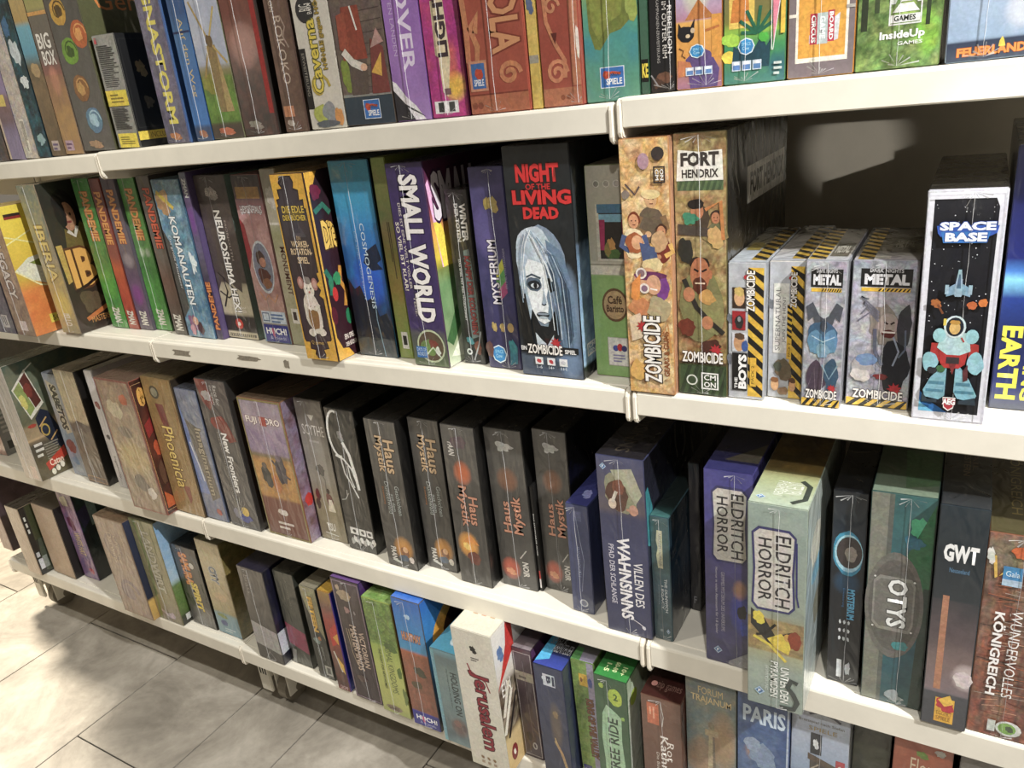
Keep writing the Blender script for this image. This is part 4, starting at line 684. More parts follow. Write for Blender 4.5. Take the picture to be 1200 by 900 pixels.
game(2,(613,438),(685,447),(587,172),'black game box with dripping red lettering and pale blue haunted face','1a1d20',[G((0,'3a4860'),(.09,'4a5868'),(.1,'2a3440'),(.2,'10161c'),(1,'24282a')),N(['14181c','1c2226','2a3034'],2,.5,3,rect=(0,.2,1,1)),S(.85,.3,.18,.2,'8aa8c8',.7),S(.8,.1,.2,.1,'7a9ac0',.6),
 T('NIGHT',.18,.855,.84,.93,'d81e20',0,'3a0808',.05),T('OF THE',.32,.825,.70,.85,'c81c20',0,'3a0808',.03),T('LIVING',.10,.765,1.0,.825,'d81e20',0,'3a0808',.05),T('DEAD',.25,.705,.80,.755,'d81e20',0,'3a0808',.05),
 B(.47,.50,.42,.19,'8298ae',4,.10),B(.36,.58,.30,.10,'c4d4e0',6,.15),B(.22,.52,.16,.12,'b4c6d6',9,.2),P([(.10,.56),(.09,.42),(.16,.36),(.2,.24),(.28,.34),(.30,.6)],'aec2d2'),P([(.56,.62),(.80,.57),(.93,.42),(.95,.22),(.86,.10),(.72,.14),(.64,.36)],'6a86a2'),P([(.74,.50),(.88,.40),(.9,.2),(.8,.14),(.76,.3)],'3a5068'),
 P([(.20,.50),(.26,.535),(.46,.52),(.60,.49),(.66,.40),(.62,.31),(.54,.262),(.44,.245),(.34,.262),(.26,.31),(.21,.38)],'e6edf1'),P([(.50,.52),(.60,.49),(.66,.40),(.62,.31),(.54,.262),(.50,.27),(.53,.33),(.51,.37),(.56,.42),(.52,.47)],'6f869c'),P([(.54,.455),(.64,.45),(.66,.40),(.58,.39),(.54,.41)],'10161c'),P([(.50,.52),(.66,.48),(.76,.36),(.70,.30),(.62,.44)],'44586c'),
 B(.325,.425,.14,.036,'56687a',3,.25),B(.33,.422,.115,.024,'1a222a',5,.25),E(.335,.418,.065,.011,'cdd8e0',14),E(.345,.419,.032,.012,'0c1014',12),L([(.21,.455),(.30,.468),(.44,.452)],.028,'3c4c5a'),L([(.475,.455),(.47,.39),(.455,.355)],.016,'b4c4d0'),P([(.475,.40),(.505,.345),(.47,.333),(.425,.34),(.44,.352)],'9db0c0'),L([(.425,.338),(.46,.332),(.495,.338)],.02,'34424e'),
 E(.43,.288,.105,.0135,'1c2228',16),E(.43,.292,.095,.005,'8a98a6',12),E(.435,.276,.075,.006,'aebcc8',12),P([(.26,.31),(.34,.262),(.44,.243),(.54,.26),(.60,.29),(.64,.20),(.52,.155),(.28,.165)],'11161c'),P([(.34,.262),(.44,.243),(.52,.256),(.50,.235),(.38,.238)],'7c90a4'),P([(.28,.205),(.40,.165),(.47,.15),(.58,.20),(.56,.13),(.30,.13)],'c2ced8'),P([(.42,.18),(.46,.14),(.5,.18)],'2a1014'),P([(.08,.42),(.17,.38),(.22,.26),(.24,.14),(.08,.14)],'0c1014'),
 [L([(.28+.05*i,.665-.004*i*i),(.40+.06*i,.60-.01*i),(.52+.065*i,.50-.012*i),(.58+.06*i,.36-.03*i),(.60+.055*i,.22-.02*i)],.013,c) for i,c in enumerate(['dfe8ee','90a6ba','c8d6e2','6f879e','aabed0','50687e'])],[L([(.34-.04*i,.66-.006*i),(.24-.03*i,.60-.01*i),(.17-.02*i,.50-.02*i),(.17-.015*i,.40-.02*i)],.013,c) for i,c in enumerate(['eef3f6','a0b4c6','d6e0e8','8ea4b8'])],L([(.36,.63),(.46,.56),(.55,.51),(.62,.44)],.03,'dce6ec'),
 R(.05,.115,.96,.145,'15181c'),T('EIN',.02,.118,.11,.138,'e8e8e8',0,bold=.03),zomb(.13,.105,.70,.15),T('SPIEL',.74,.115,.92,.135,'e8e8e8',0,bold=.03)]+[q for i in range(3) for q in (R(.24+i*.2,.055,.37+i*.2,.09,'dfe2e4'),B(.305+i*.2,.072,.045,.012,'c03038' if i<2 else 'b8c0c4',i+3,.4),T(('1-6','14+','1H')[i],.26+i*.2,.036,.35+i*.2,.05,'c8d0d8',0))],
 side=[G((0,'14181c'),(.05,'14181c'),(.055,'8ab0d0'),(.3,'7a9cc0'),(.5,'5a7aa0'),(.6,'1c2830'),(1,'14181c')),N(['8ab0d0','5a7898','2a3a4c','a8c8e0'],2.5,.6,4,rect=(0,.055,1,.6)),cmon(.1,.12,.05,.03)],lean=.6,seam=None,topcol='1a1c1e')
game(2,(700,440),(742,443),(684,195),'pale green cafe house game box with window, awning and round sign','9ab070',[G((0,'6f9a4c'),(.04,'7aa858'),(.3,'86b060'),(.50,'8aae66'),(.515,'c8c4ac'),(.56,'c0bca8'),(.57,'a8a490'),(.8,'b0ac98'),(1,'b8b4a4')),N(['84ac60','92b870','74a050'],3,.4,3,rect=(0,0,1,.5)),R(0,.505,1,.545,'d4d0bc'),R(.0,.55,1,.556,'8a8674'),R(.22,.57,1,.83,'cac6b4'),R(.3,.58,1,.80,'2a2420'),R(.26,.79,1,.83,'4a7a98'),R(.3,.75,1,.785,'7ab0c8'),P([(.3,.76),(.46,.76),(.42,.62),(.3,.62)],'a8285a'),P([(.9,.76),(1,.76),(1,.62),(.94,.62)],'a8285a'),B(.62,.64,.16,.05,'c89048',4,.5),B(.65,.60,.3,.03,'4a6a30',6,.5),B(.5,.62,.12,.04,'8a7a3a',8,.5),E(.28,.92,.09,None,'d8d4c8',14),E(.55,.92,.09,None,'d8d4c8',14),E(.82,.92,.09,None,'d8d4c8',14),E(.28,.92,.07,None,'8a867a',14),E(.55,.92,.07,None,'a8a498',14),E(.82,.92,.07,None,'a8a498',14),E(.62,.36,.36,.082,'6a4a2a',24),E(.62,.36,.31,.07,'b89a6a',24),T('Café',.42,.365,.82,.405,'4a3018',0,bold=.03),T('Baristo',.38,.325,.86,.36,'4a3018',0,bold=.03),R(.36,.055,.94,.20,'dcdcd4'),frame(.36,.055,.94,.20,.02,'b0b0a4'),E(.58,.145,.08,.016,'3a4aa0',10),E(.7,.15,.08,.02,'c02830',10),E(.82,.145,.08,.016,'30306a',10),ticks(.5,.075,.86,.12,3,'8a86b0')],seam=None,lean=.4,topcol='c8c4b8')
YB='c89a4a'
game(2,(739,459),(793,464),(724,164),'orange gold comic game box with goggled figures and upward lettering','b8864a',[G((0,'c8963a'),(.2,'d8aa58'),(.5,'d09858'),(.8,'e8bc70'),(1,'b88858')),N(['e0b058','a8602c','f8e4b0','6a3020','f4d8a8','e8ac48','f0c880'],1.5,.85,8),person(.62,.78,.15,.2,'d8a878','c89040','6a5a48','8a6a44',3),E(.62,.80,.2,.018,'e8cf90',16),person(.24,.70,.13,.2,'d89a6c','7a3418','f0dcb0','4a5a84',7),person(.82,.66,.11,.2,'c88a60','4a2a1c','7a2c20','e0b058',9),B(.25,.62,.22,.05,'a85a2c',5),E(.3,.62,.12,.028,'e0a878',14),P([(.35,.62),(.7,.6),(.75,.53),(.45,.5)],'4a5a84'),B(.78,.62,.2,.05,'c8a070',9,.4),B(.62,.53,.3,.035,'e0c890',6,.4),B(.5,.475,.35,.05,'d09a70',8,.25),B(.8,.44,.18,.06,'7a3a8a',9,.3),B(.55,.49,.4,.02,'6a2a5a',2,.3),E(.62,.455,.16,.04,'d8a07c',16),L([(.55,.44),(.7,.435)],.03,'f0e8e0'),E(.36,.5,.12,None,'e8dcd0',16),E(.36,.5,.08,None,'8a6a70',14),E(.42,.44,.11,None,'e8dcd0',16),E(.42,.44,.07,None,'8a6a80',14),P([(.15,.46),(.35,.5),(.3,.38),(.12,.4)],'e08a34'),B(.3,.36,.3,.05,'c8804c',12,.4),B(.7,.36,.3,.06,'b0a078',11,.4),P([(.05,.32),(.3,.34),(.5,.25),(.1,.22)],'d8c0a0'),B(.2,.1,.2,.06,'d8a850',13,.4),B(.75,.12,.25,.08,'d8c098',14,.4),L([(.6,.2),(.9,.3),(.96,.18)],.06,'c88a48'),B(.1,.8,.1,.02,'8a7a70',2),L([(.1,.84),(.3,.8),(.4,.83)],.04,'5a4a48'),E(.5,.92,.12,.03,'b890a0',12),E(.80,.945,.13,None,'3a3230',16),frame(.70,.84,.94,.90,.03,'3a302c'),T('CM',.74,.85,.81,.89,'f0ece4',-90,'3a302c',.03),T('ON',.84,.85,.91,.89,'f0ece4',-90,'3a302c',.03),zomb(.36,.05,.74,.33,90),T('GEARS & GUNS',.80,.08,.92,.27,'8a4a1c',90,None,.03)],film=True,seam=None,lean=.3,sidecol='a87858',topcol='8a5a34')
game(2,(795,460),(853,466),(789,157),'military game box with bearded soldier and torn white title plate','6a6038',[G((0,'38482c'),(.12,'3f5030'),(.14,'5a2c1c'),(.3,'6a4a2c'),(.5,'7a7044'),(.7,'a89a68'),(.88,'8a7a50'),(1,'6a5c3c')),N(['8a7c44','c0a864','5a3420','e0c88c','94502c'],1.6,.75,7,rect=(0,.14,1,1)),R(.05,.80,.95,.835,'5a7048'),stripes(.05,.80,.95,.835,8,'5a7048','44583a',True),P([(.04,.835),(.95,.835),(.93,.94),(.5,.935),(.08,.945)],'e4e2d8'),T('FORT',.13,.885,.87,.935,'3a3430',0,None,.05),T('HENDRIX',.15,.845,.86,.875,'3a3430',0,None,.03),person(.80,.70,.10,.2,'b87850','3a241c','6a6a44','8a7a4c',8),B(.5,.70,.22,.06,'4a3c2c',5,.3),E(.44,.725,.13,.03,'b87850',14),B(.42,.75,.2,.022,'241c18',6,.3),B(.30,.70,.2,.03,'3a8a6a',7,.5),P([(.05,.68),(.8,.66),(.85,.63),(.05,.64)],'4a4038'),B(.8,.63,.2,.05,'c8a060',4,.4),L([(.6,.73),(.9,.76),(.95,.62)],.07,'c07a3c'),B(.2,.58,.18,.06,'2a2a24',3,.4),
 B(.5,.36,.48,.16,'7a7648',9,.2),B(.75,.34,.25,.10,'8a8452',3,.3),B(.48,.53,.22,.03,'2a1c14',3,.2),E(.48,.49,.2,.065,'b06c44',18),B(.48,.445,.17,.04,'5a2a18',4,.25),L([(.36,.51),(.45,.50)],.04,'241410'),L([(.52,.50),(.62,.51)],.04,'241410'),L([(.38,.455),(.58,.455)],.03,'e0c8a8'),E(.69,.49,.04,.018,'b06c44',10),B(.62,.4,.22,.035,'c09048',8,.4),L([(.15,.47),(.4,.36),(.7,.30),(.95,.26)],.10,'2a2622'),E(.25,.41,.12,.03,'b87850',12),E(.62,.30,.12,.028,'b87850',12),B(.2,.28,.22,.05,'6a2c1c',5,.5),B(.7,.2,.3,.04,'4a241a',6,.5),
 zomb(.08,.135,.93,.18),stripes(0,0,1,.12,6,'3c5030','2c3a24',True,1.2),E(.28,.06,.12,None,'d8dcd0',16),E(.28,.06,.09,None,'3a4a30',16),cmon(.66,.06,.18,.035)],
 side=[G((0,'40301c'),(.3,'4a3820'),(.5,'302818'),(.7,'181612'),(1,'141412')),N(['3a2c1a','5a4424','241c14','6a5030'],2,.7,5,rect=(0,0,1,.5)),P([(.28,.70),(.95,.69),(.95,.84),(.28,.84)],'e4e2da'),T('FORT HENDRIX',.33,.725,.92,.815,'2a2622',0,None,.04),stripes(.46,.88,.85,.97,3,'14130f','2c2a28',True)],lean=.4,seam=.5,topcol='2c2820',depth=.31)
def zface(ops,**k): return [G((0,'a8acb0'),(1,'b8bcc4')),N(['b0b4ba','c4c8ce','9498a0'],1.5,.5,4)]+ops
game(2,(853,467),(896,469),(853,309),'small grey game box with hazard stripes and three framed comic faces','b0b4ba',zface([B(.05,.6,.12,.05,'6a7078',3,.5),B(.03,.3,.1,.06,'6a7078',5,.5),stripes(.55,.02,.98,.97,9,'e0b41c','1c1a18',False,.9),R(.10,.68,.48,.83,'3a2a20'),E(.30,.755,.15,.06,'d8a878',14),B(.3,.80,.17,.04,'d0b060',4,.3),R(.10,.52,.48,.66,'9a1c24'),B(.3,.58,.14,.06,'2a2a2c',5,.3),E(.30,.60,.05,.02,'8a8a90',10),R(.10,.36,.55,.50,'c8ccd4'),E(.30,.425,.16,.065,'c89468',14),B(.32,.475,.18,.03,'5a4230',4,.3),B(.47,.40,.12,.05,'3a5a9a',6,.3),zomb(.5,.66,.74,.95,90),R(.10,.06,.54,.35,'141414'),T('THE',.17,.075,.26,.16,'e8e8e8',90,None,.03),T('BOYS',.28,.075,.52,.34,'f0f0f0',90,None,.05),R(.62,.10,.80,.32,'e0b41c'),T('PACK 2',.66,.12,.74,.26,'5a4410',90)]),top=[G((0,'b8c0c8'),(.25,'a8b0b8'),(.4,'6a6450'),(1,'4a4434')),stripes(.55,.05,.98,.95,8,'a8881c','1c1a18',False,.6),R(.1,.3,.5,.5,'8a7a30')],seam=None,depth=.20,lean=.3,sidecol='8a8e94')  # top print darkens backwards: shade of the shelf above painted in
game(2,(898,464),(940,470),(902,305),'small pale game box with thin grey serif title reading upwards and hunter figure','c4c2bc',zface([B(.05,.7,.1,.05,'6a7078',3,.5),stripes(.60,.0,.98,.97,9,'e0b41c','1c1a18',False,.9),R(.12,.34,.56,.85,'d8d8d2'),T('SUPERNATURAL',.18,.36,.32,.82,'6a6a6a',90),T('JOIN THE HUNT',.38,.42,.50,.76,'6a6a6a',90),R(.52,.30,.66,.70,'e0b41c'),stripes(.52,.45,.66,.70,6,'e0b41c','1c1a18'),T('PACK 2',.56,.32,.63,.42,'5a4410',90),zomb(.6,.68,.78,.93,90),B(.45,.22,.32,.10,'6a5c44',4,.35),B(.28,.24,.14,.05,'4a4c40',5,.4),E(.2,.10,.12,.05,'d0a070',14),B(.2,.135,.13,.025,'8a5a30',3,.3),E(.72,.10,.10,.045,'c89468',14),B(.72,.14,.12,.025,'5a3c24',4,.3),B(.45,.05,.22,.04,'8a6a48',6,.4)]),top=[G((0,'b8bcc4'),(.3,'9a9690'),(1,'4a4434')),stripes(.55,.05,.98,.95,8,'a8881c','1c1a18',False,.6)],seam=None,depth=.20,lean=.3,sidecol='9a9ea4')  # shelf shade is put into the darker back of the top print
def metal(a): return zface([N(['8a8c98','a8a8b4','5a6074','c0c0c8'],1.8,.8,7 if a else 9),S(.5,.62,.5,.25,'b8b4bc',.6),R(.12,.83,.92,.95,'1a1a1c'),T('METAL',.18,.845,.88,.915,'d8d8dc',0,None,.06),T('DARK NIGHTS',.26,.925,.78,.95,'c8c8cc',0,None,.02),R(.14,.80,.9,.825,'e0b41c'),stripes(.4,.803,.9,.822,8,'e0b41c','2a2418',True,.6)]+
 ([P([(.03,.70),(.2,.73),(.38,.64),(.5,.62),(.62,.64),(.8,.73),(.97,.70),(.9,.6),(.78,.63),(.7,.56),(.3,.56),(.22,.63),(.1,.6)],'4a4e58'),B(.5,.50,.46,.12,'3a5a78',4,.25),B(.3,.46,.22,.10,'5a88a8',5,.3),B(.7,.46,.22,.10,'5a88a8',6,.3),E(.5,.57,.09,.04,'3a4450',12),B(.5,.4,.2,.06,'7aa0b8',7,.3),L([(.2,.5),(.5,.46),(.8,.5)],.03,'a8c4d4'),B(.35,.2,.32,.14,'4a3c4c',8,.4),B(.75,.22,.22,.14,'34506a',9,.4),L([(.12,.1),(.3,.28),(.36,.08)],.03,'6a5a68'),L([(.5,.3),(.7,.2),(.9,.3)],.04,'7a98ac')] if a else
  [B(.55,.58,.30,.17,'8a8078',4,.4),E(.60,.58,.16,.08,'a89890',16),B(.62,.52,.12,.035,'5a1c1c',5,.3),L([(.52,.53),(.72,.53)],.03,'e0d8d0'),L([(.54,.60),(.6,.585)],.03,'2a1414'),L([(.64,.585),(.7,.60)],.03,'2a1414')]+[L([(.45+.0*i,.6+.02*i),(.3-.05*i,.66+.035*i),(.12+.05*i,.60+.05*i)],.03,'6a6a78') for i in range(4)]+[B(.86,.56,.15,.18,'33343c',6,.4),B(.75,.30,.26,.22,'181c26',7,.3),L([(.7,.5),(.8,.4),(.72,.3)],.03,'8a94a8'),L([(.88,.55),(.9,.42),(.8,.36)],.03,'5a6478'),L([(.4,.55),(.42,.4),(.55,.3)],.06,'5a5e70'),B(.25,.28,.24,.10,'a8a4a4',8,.4),B(.3,.33,.2,.05,'6a88b0',9,.3),B(.22,.22,.2,.06,'c8c0bc',3,.5),B(.55,.22,.15,.03,'7a2a2c',5,.6)])+
 [stripes(0,.0,1,.055,5,'e0b41c','1c1a18',True,.8),zomb(.10,.055,.92,.12)])
game(2,(938,476),(984,478),(947,307),'small grey comic box with winged blue armoured figure over hazard stripes','a0a2aa',metal(1),top=[G((0,'b8bcc4'),(.2,'a4a098'),(1,'4a4434')),stripes(.02,.02,.45,.98,9,'b8941c','1c1a18',False,.6),R(.5,.1,.95,.5,'5a564a'),T('METAL',.55,.2,.9,.4,'a09c90',0,None,.05)],depth=.17,lean=.5,seam=.5)  # top gradient paints the upper lip's shadow behind a bright front edge
game(2,(990,474),(1063,481),(1001,305),'wide grey comic box with roaring branch-armed monster over hazard stripes','a0a2aa',metal(0),top=[G((0,'c0b8c0'),(.1,'a8a4a0'),(.25,'5a5444'),(1,'3a3428')),R(.2,.02,.55,.1,'d0ccc0'),stripes(.05,.0,.3,.98,9,'b8941c','1c1a18',False,.6),R(.5,.2,.9,.7,'4a4638'),T('METAL',.55,.35,.85,.55,'6a6656',0,None,.05)],depth=.17,lean=.4,seam=.52)  # bright front strip and dark rest of the top paint the lip's shadow
WB='d4d6e0'
rs_=random.Random(9)
game(2,(1067,490),(1152,497),(1088,224),'white framed starry game box with armoured astronaut and rocket','c8cad4',[G((0,WB),(1,WB)),P([(.085,.035),(.92,.035),(.92,.93),(.87,.965),(.085,.965)],'14161f'),P([(.085,.035),(.5,.035),(.2,.09),(.085,.13)],'1c6ab0'),P([(.085,.035),(.3,.035),(.12,.07),(.085,.09)],'6ab8e0')]+[E(rs_.uniform(.1,.9),rs_.uniform(.15,.95),*(lambda r:(r,None))(rs_.choice([.004,.006,.009])),'d8dce4',6) for _ in range(90)]+
 [P([(.14,.86),(.94,.86),(.92,.83),(.82,.815),(.2,.815),(.16,.83)],'2f5ab8'),P([(.2,.835),(.84,.835),(.8,.79),(.24,.79)],'2f7ac8'),T('SPACE',.18,.84,.90,.875,'e4eef8',0,'2448a0',.05),T('BASE',.26,.795,.80,.832,'e4eef8',0,'2448a0',.05),
 P([(.48,.68),(.52,.68),(.565,.58),(.54,.565),(.46,.565),(.435,.58)],'8fb0c0'),P([(.49,.66),(.51,.66),(.53,.6),(.47,.6)],'4a6a80'),P([(.34,.60),(.45,.62),(.45,.575),(.34,.565)],'7aa0b4'),P([(.55,.62),(.66,.60),(.66,.565),(.55,.575)],'7aa0b4'),R(.32,.575,.37,.615,'9ab8c8'),R(.63,.575,.68,.615,'9ab8c8'),B(.22,.535,.10,.025,'a8602a',4,.5),B(.7,.53,.08,.022,'c0642a',5,.4),B(.84,.54,.08,.022,'d0722a',6,.4),L([(.24,.53),(.32,.49)],.03,'7a4424'),
 P([(.22,.2),(.44,.28),(.44,.12),(.36,.10),(.16,.11),(.13,.14)],'7ab0c0'),P([(.56,.28),(.76,.2),(.88,.13),(.84,.10),(.62,.11),(.56,.14)],'7ab0c0'),R(.20,.17,.42,.185,'4a8296'),R(.58,.17,.78,.185,'4a8296'),R(.17,.135,.42,.148,'4a8296'),R(.58,.135,.84,.148,'4a8296'),P([(.12,.13),(.2,.10),(.34,.10),(.34,.085),(.12,.085)],'2a3a44'),P([(.64,.10),(.86,.12),(.88,.085),(.64,.085)],'2a3a44'),
 P([(.2,.36),(.3,.36),(.34,.28),(.18,.26)],'a82a28'),P([(.70,.37),(.84,.36),(.86,.27),(.72,.28)],'a82a28'),B(.2,.275,.12,.05,'8ac0cc',7,.2),B(.82,.275,.13,.055,'8ac0cc',8,.2),B(.24,.235,.08,.02,'2a2a30',3,.4),P([(.66,.24),(.72,.27),(.74,.2),(.68,.19)],'5a2a30'),B(.36,.245,.07,.02,'3a6a40',5,.3),
 P([(.30,.36),(.72,.36),(.68,.27),(.60,.25),(.40,.25),(.34,.27)],'b02c2a'),P([(.34,.41),(.70,.41),(.74,.33),(.60,.31),(.42,.31),(.28,.34)],'a8ccd0'),R(.42,.27,.60,.30,'3a3034'),P([(.46,.27),(.56,.27),(.52,.22)],'7a2a2c'),E(.30,.395,.09,.032,'8fc4cc',14),E(.74,.395,.09,.032,'8fc4cc',14),E(.5,.435,.15,.05,'c8dce0',16),E(.5,.435,.12,.042,'1c2430',16),E(.5,.43,.075,.028,'d8b060',14),B(.5,.455,.08,.012,'b88a30',3,.3),R(.34,.44,.38,.47,'d8c040'),L([(.6,.39),(.64,.37)],.02,'b02c2a'),
 P([(.42,.115),(.6,.115),(.58,.065),(.51,.05),(.44,.065)],'e8e4e4'),P([(.43,.11),(.59,.11),(.57,.07),(.51,.056),(.45,.07)],'b02838'),T('AEG',.42,.08,.60,.108,'f4f2f2',0,'8a1a28',.05),frame(.0,.0,1,1,.02,'c4c6d0')],lean=-.4,seam=.55,sidecol='c8cad0',topcol='24221c',depth=.26)  # dark top colour holds the shade of the shelf above
game(2,(1158,478),(1240,486),(1195,170),'deep blue game box with yellow capitals, behind the white framed box','1c2458',[G((0,'4a5060'),(.08,'24306a'),(.3,'142050'),(.45,'1a3a8a'),(.52,'7ac8e8'),(.55,'3a78c8'),(.6,'14206a'),(1,'0e1240')),T('ESCAPING',.42,.04,.62,.42,'e0d820',-90,None,.03),T('EARTH',.06,.04,.36,.34,'e0d820',-90,None,.04),P([(.5,.42),(1,.5),(1,.55),(.5,.48)],'58b8a0')],lean=-.3,seam=None,topcol='101434',depth=.29)
# ================================================================ third shelf
game(3,(-18,528),(9,534),(-74,400),'grey and coral game box at the far end of the third shelf','8a8078',[G((0,'b87a68'),(.3,'a88070'),(1,'c8bca8')),N(['a88070','c0a898','8a6a60'],2,.5,4)],side=[G((0,'7a7a78'),(1,'8a8880')),N(['7a7a78','8c8a84'],3,.5,3),R(.05,.05,.16,.12,'2a2826'),ticks(.04,.2,.3,.4,5,'b0aca4')],depth=.2,lean=0,seam=None)
game(3,(32,562),(50,566),(-20,430),'big game box with white edge and cover showing two tilted photographs','c8c0b4',[G((0,'d8c4b0'),(.3,'b8b0a4'),(1,'c8c4bc')),N(['c8c0b4','b4aca0','d4ccc0'],2.5,.5,4),R(.55,.02,.9,.13,'e0c8b8'),R(.0,.30,.25,.42,'e4dcd0')],
 side=xf(0.52,[G((0,'6a5c28'),(.12,'7a6a34'),(.3,'4a4438'),(.36,'c8a87c'),(.46,'b89870'),(.5,'5a5a3c'),(.75,'6a7a68'),(1,'3a5a52')),N(['4a5a48','6a6a50','3a4a40','8a7a58'],2.2,.5,6,rect=(0,.36,1,1)),N(['4a4438','3c3830','565040'],1.6,.6,3,rect=(0,0,1,.34)),P([(.03,.80),(.30,.93),(.42,.62),(.16,.52)],'d8d4c4'),P([(.05,.79),(.17,.845),(.27,.60),(.165,.55)],'8a9a50'),P([(.18,.85),(.295,.905),(.395,.64),(.28,.60)],'5a2a20'),B(.14,.68,.06,.08,'c8c060',4,.4),B(.26,.76,.07,.08,'7a3428',5,.4),L([(.30,.92),(.44,.96)],.01,'c8c8b8'),
 P([(.22,.52),(.34,.58),(.44,.54),(.6,.24),(.52,.18),(.36,.26),(.22,.4)],'1c2436'),L([(.24,.44),(.38,.5)],.012,'c8a060'),L([(.34,.3),(.48,.36)],.012,'c8a060'),E(.31,.4,.07,.055,'b89a40',14),E(.31,.4,.05,.04,'2a3040',14),B(.14,.47,.08,.02,'a83a24',5,.4),ticks(.06,.20,.2,.34,3,'d8d4c8'),ticks(.2,.15,.48,.3,7,'8a8474'),P([(.14,.13),(.5,.22),(.5,.13),(.16,.06)],'c03a20'),T('Catan',.2,.09,.42,.15,'f0d8c0',0,None,.02),E(.22,.04,.035,.028,'e4e0cc',12),E(.30,.055,.035,.028,'e4e0cc',12),E(.38,.07,.035,.028,'e4e0cc',12)]),lean=0,topcol='3a4a40',depth=.3,y=-.02)
game(3,(88,555),(104,560),(50,437),'narrow blue game box with dark lettering on cream behind the photographed cover','8a94a8',[G((0,'8a94a4'),(.2,'7a90b0'),(.45,'8aa0b8'),(.55,'b8aca0'),(1,'9aa8b8')),N(['8a94a8','a8a8a8','7a88a0'],1.8,.5,3),P([(.1,.94),(.6,.9),(.95,.45),(.5,.42)],'c8bca4'),T('SABETOS',.28,.46,.78,.90,'3a3430',-90,'d8d0bc',.05),B(.5,.3,.4,.09,'8a3a38',5,.4),B(.5,.15,.3,.05,'6a8ab0',4,.4),E(.55,.06,.3,.03,'a8b0b8',12)],lean=1,seam=None,y=.04)
game(3,(105,565),(128,569),(62,434),'brown game box with cream upper half in shiny loose wrap','6a5644',[G((0,'4a3424'),(.04,'6a4a30'),(.06,'54443a'),(.3,'6a5640'),(.54,'5a443c'),(.56,'c8b48c'),(.75,'b8a888'),(1,'a89c84')),N(['5a4838','6e5a44','48382c'],1.8,.6,4,rect=(0,.06,1,.54)),N(['c0ac84','b0a07c','d0bc94'],2,.6,6,rect=(0,.56,1,1)),P([(0,.5),(.4,.57),(1,.53),(1,.49),(0,.46)],'54403a'),frame(.04,.01,.96,.06,.03,'a87a48'),L([(.5,.06),(.4,.3),(.5,.5)],.05,'9a948a')],sidecol='100c0a',topcol='5a4e38',lean=1,y=.027)
game(3,(141,570),(151,575),(95,433),'slim white game box with small red and black marks','c4c0c0',[G((0,'c8c4c8'),(1,'d4d0ce')),N(['c4c0c0','d0ccd0'],3,.4,3),B(.5,.72,.4,.04,'8a2a28',4,.4),B(.6,.45,.3,.03,'4a4448',5,.5),T('Ingenuity',.35,.08,.75,.28,'4a4448',-90)],topcol='8a8884',lean=.5,seam=None,y=.036)
game(3,(158,595),(197,604),(109,443),'thick red edged game box with faded map painting and ornate dark cover','8a6a58',[G((0,'8a7060'),(.2,'8a7864'),(.45,'b09868'),(.6,'a8946c'),(.8,'8a7464'),(1,'946858')),N(['98806a','b09a74','80705f','a08870'],2.5,.7,7),B(.38,.78,.26,.09,'c0b090',3,.5),B(.5,.62,.25,.06,'7a6c5c',5,.5),B(.72,.86,.16,.05,'b8603a',6,.4),S(.5,.42,.45,.12,'c0a868',.7),B(.5,.22,.3,.08,'6a6056',8,.5),B(.75,.15,.15,.06,'d0c8bc',9,.5),frame(0,0,1,1,.03,'8a4c40')],
 side=xf(0.24,[G((0,'3a1410'),(.3,'2c1410'),(.5,'5a2014'),(.7,'4a100e'),(1,'2a1410')),N(['2c1410','4a1c12','1c100c','6a2a18'],2,.6,4),frame(.0,.0,1,1,.02,'9a4a3c'),frame(.03,.03,.97,.97,.012,'c8a068'),frame(.05,.05,.95,.95,.008,'1c100c'),spiral(.26,.86,.09,.93,1.2,.03,'d8a040'),P([(.1,.68),(.34,.72),(.34,.62),(.12,.58)],'8a1c1c'),B(.3,.5,.12,.08,'b8481c',5,.5),B(.25,.3,.14,.12,'5a3a28',6,.5),P([(.1,.18),(.4,.1),(.4,.05),(.08,.05)],'b8541c')]),lean=.3,topcol='5a4438',seam=None)
game(3,(208,599),(242,607),(167,443),'mustard game box with gold brush script down the spine','9a7c48',[G((0,'a07c48'),(.5,'9a7a44'),(1,'8a7040')),N(['9a7c48','a88a54','8a6c3c'],2.5,.6,5),P([(.28,.82),(.55,.82),(.6,.62),(.42,.6)],'7a3a34'),P([(.5,.22),(.72,.22),(.7,.12),(.6,.08)],'8a4434'),E(.36,.90,.16,None,'4a4638',16),E(.36,.90,.11,None,'8a8a74',14),T('Phoenicia',.30,.20,.66,.66,'e8c860',-90,'6a4a20',.01),L([(.8,.5),(.84,.3)],.02,'b89a60')],lean=1.5,sidecol='2a2014',topcol='5a4c30',seam=None)
game(3,(243,606),(268,613),(204,455),'bluish mountain game box with faint grey lettering next to mustard box','6a7490',[G((0,'6a7090'),(.3,'7a84a4'),(.6,'6a6c74'),(1,'7a8298')),N(['6a7490','848ca4','585e74','a8b0c0'],2,.6,6),P([(0,.9),(.2,.7),(.15,.5),(.4,.35),(.5,.2),(0,.2)],'7a8cc0'),L([(.1,.6),(.3,.4),(.35,.3)],.06,'d8dce4'),P([(.15,.78),(.7,.72),(.95,.2),(.5,.15),(.3,.5)],'6a645c'),T('Imaginarium',.45,.20,.80,.72,'a89c84',-90,'4a443c',.02),B(.7,.07,.15,.03,'a83a30',4,.3)],lean=1.5,topcol='3a3c44',seam=None)
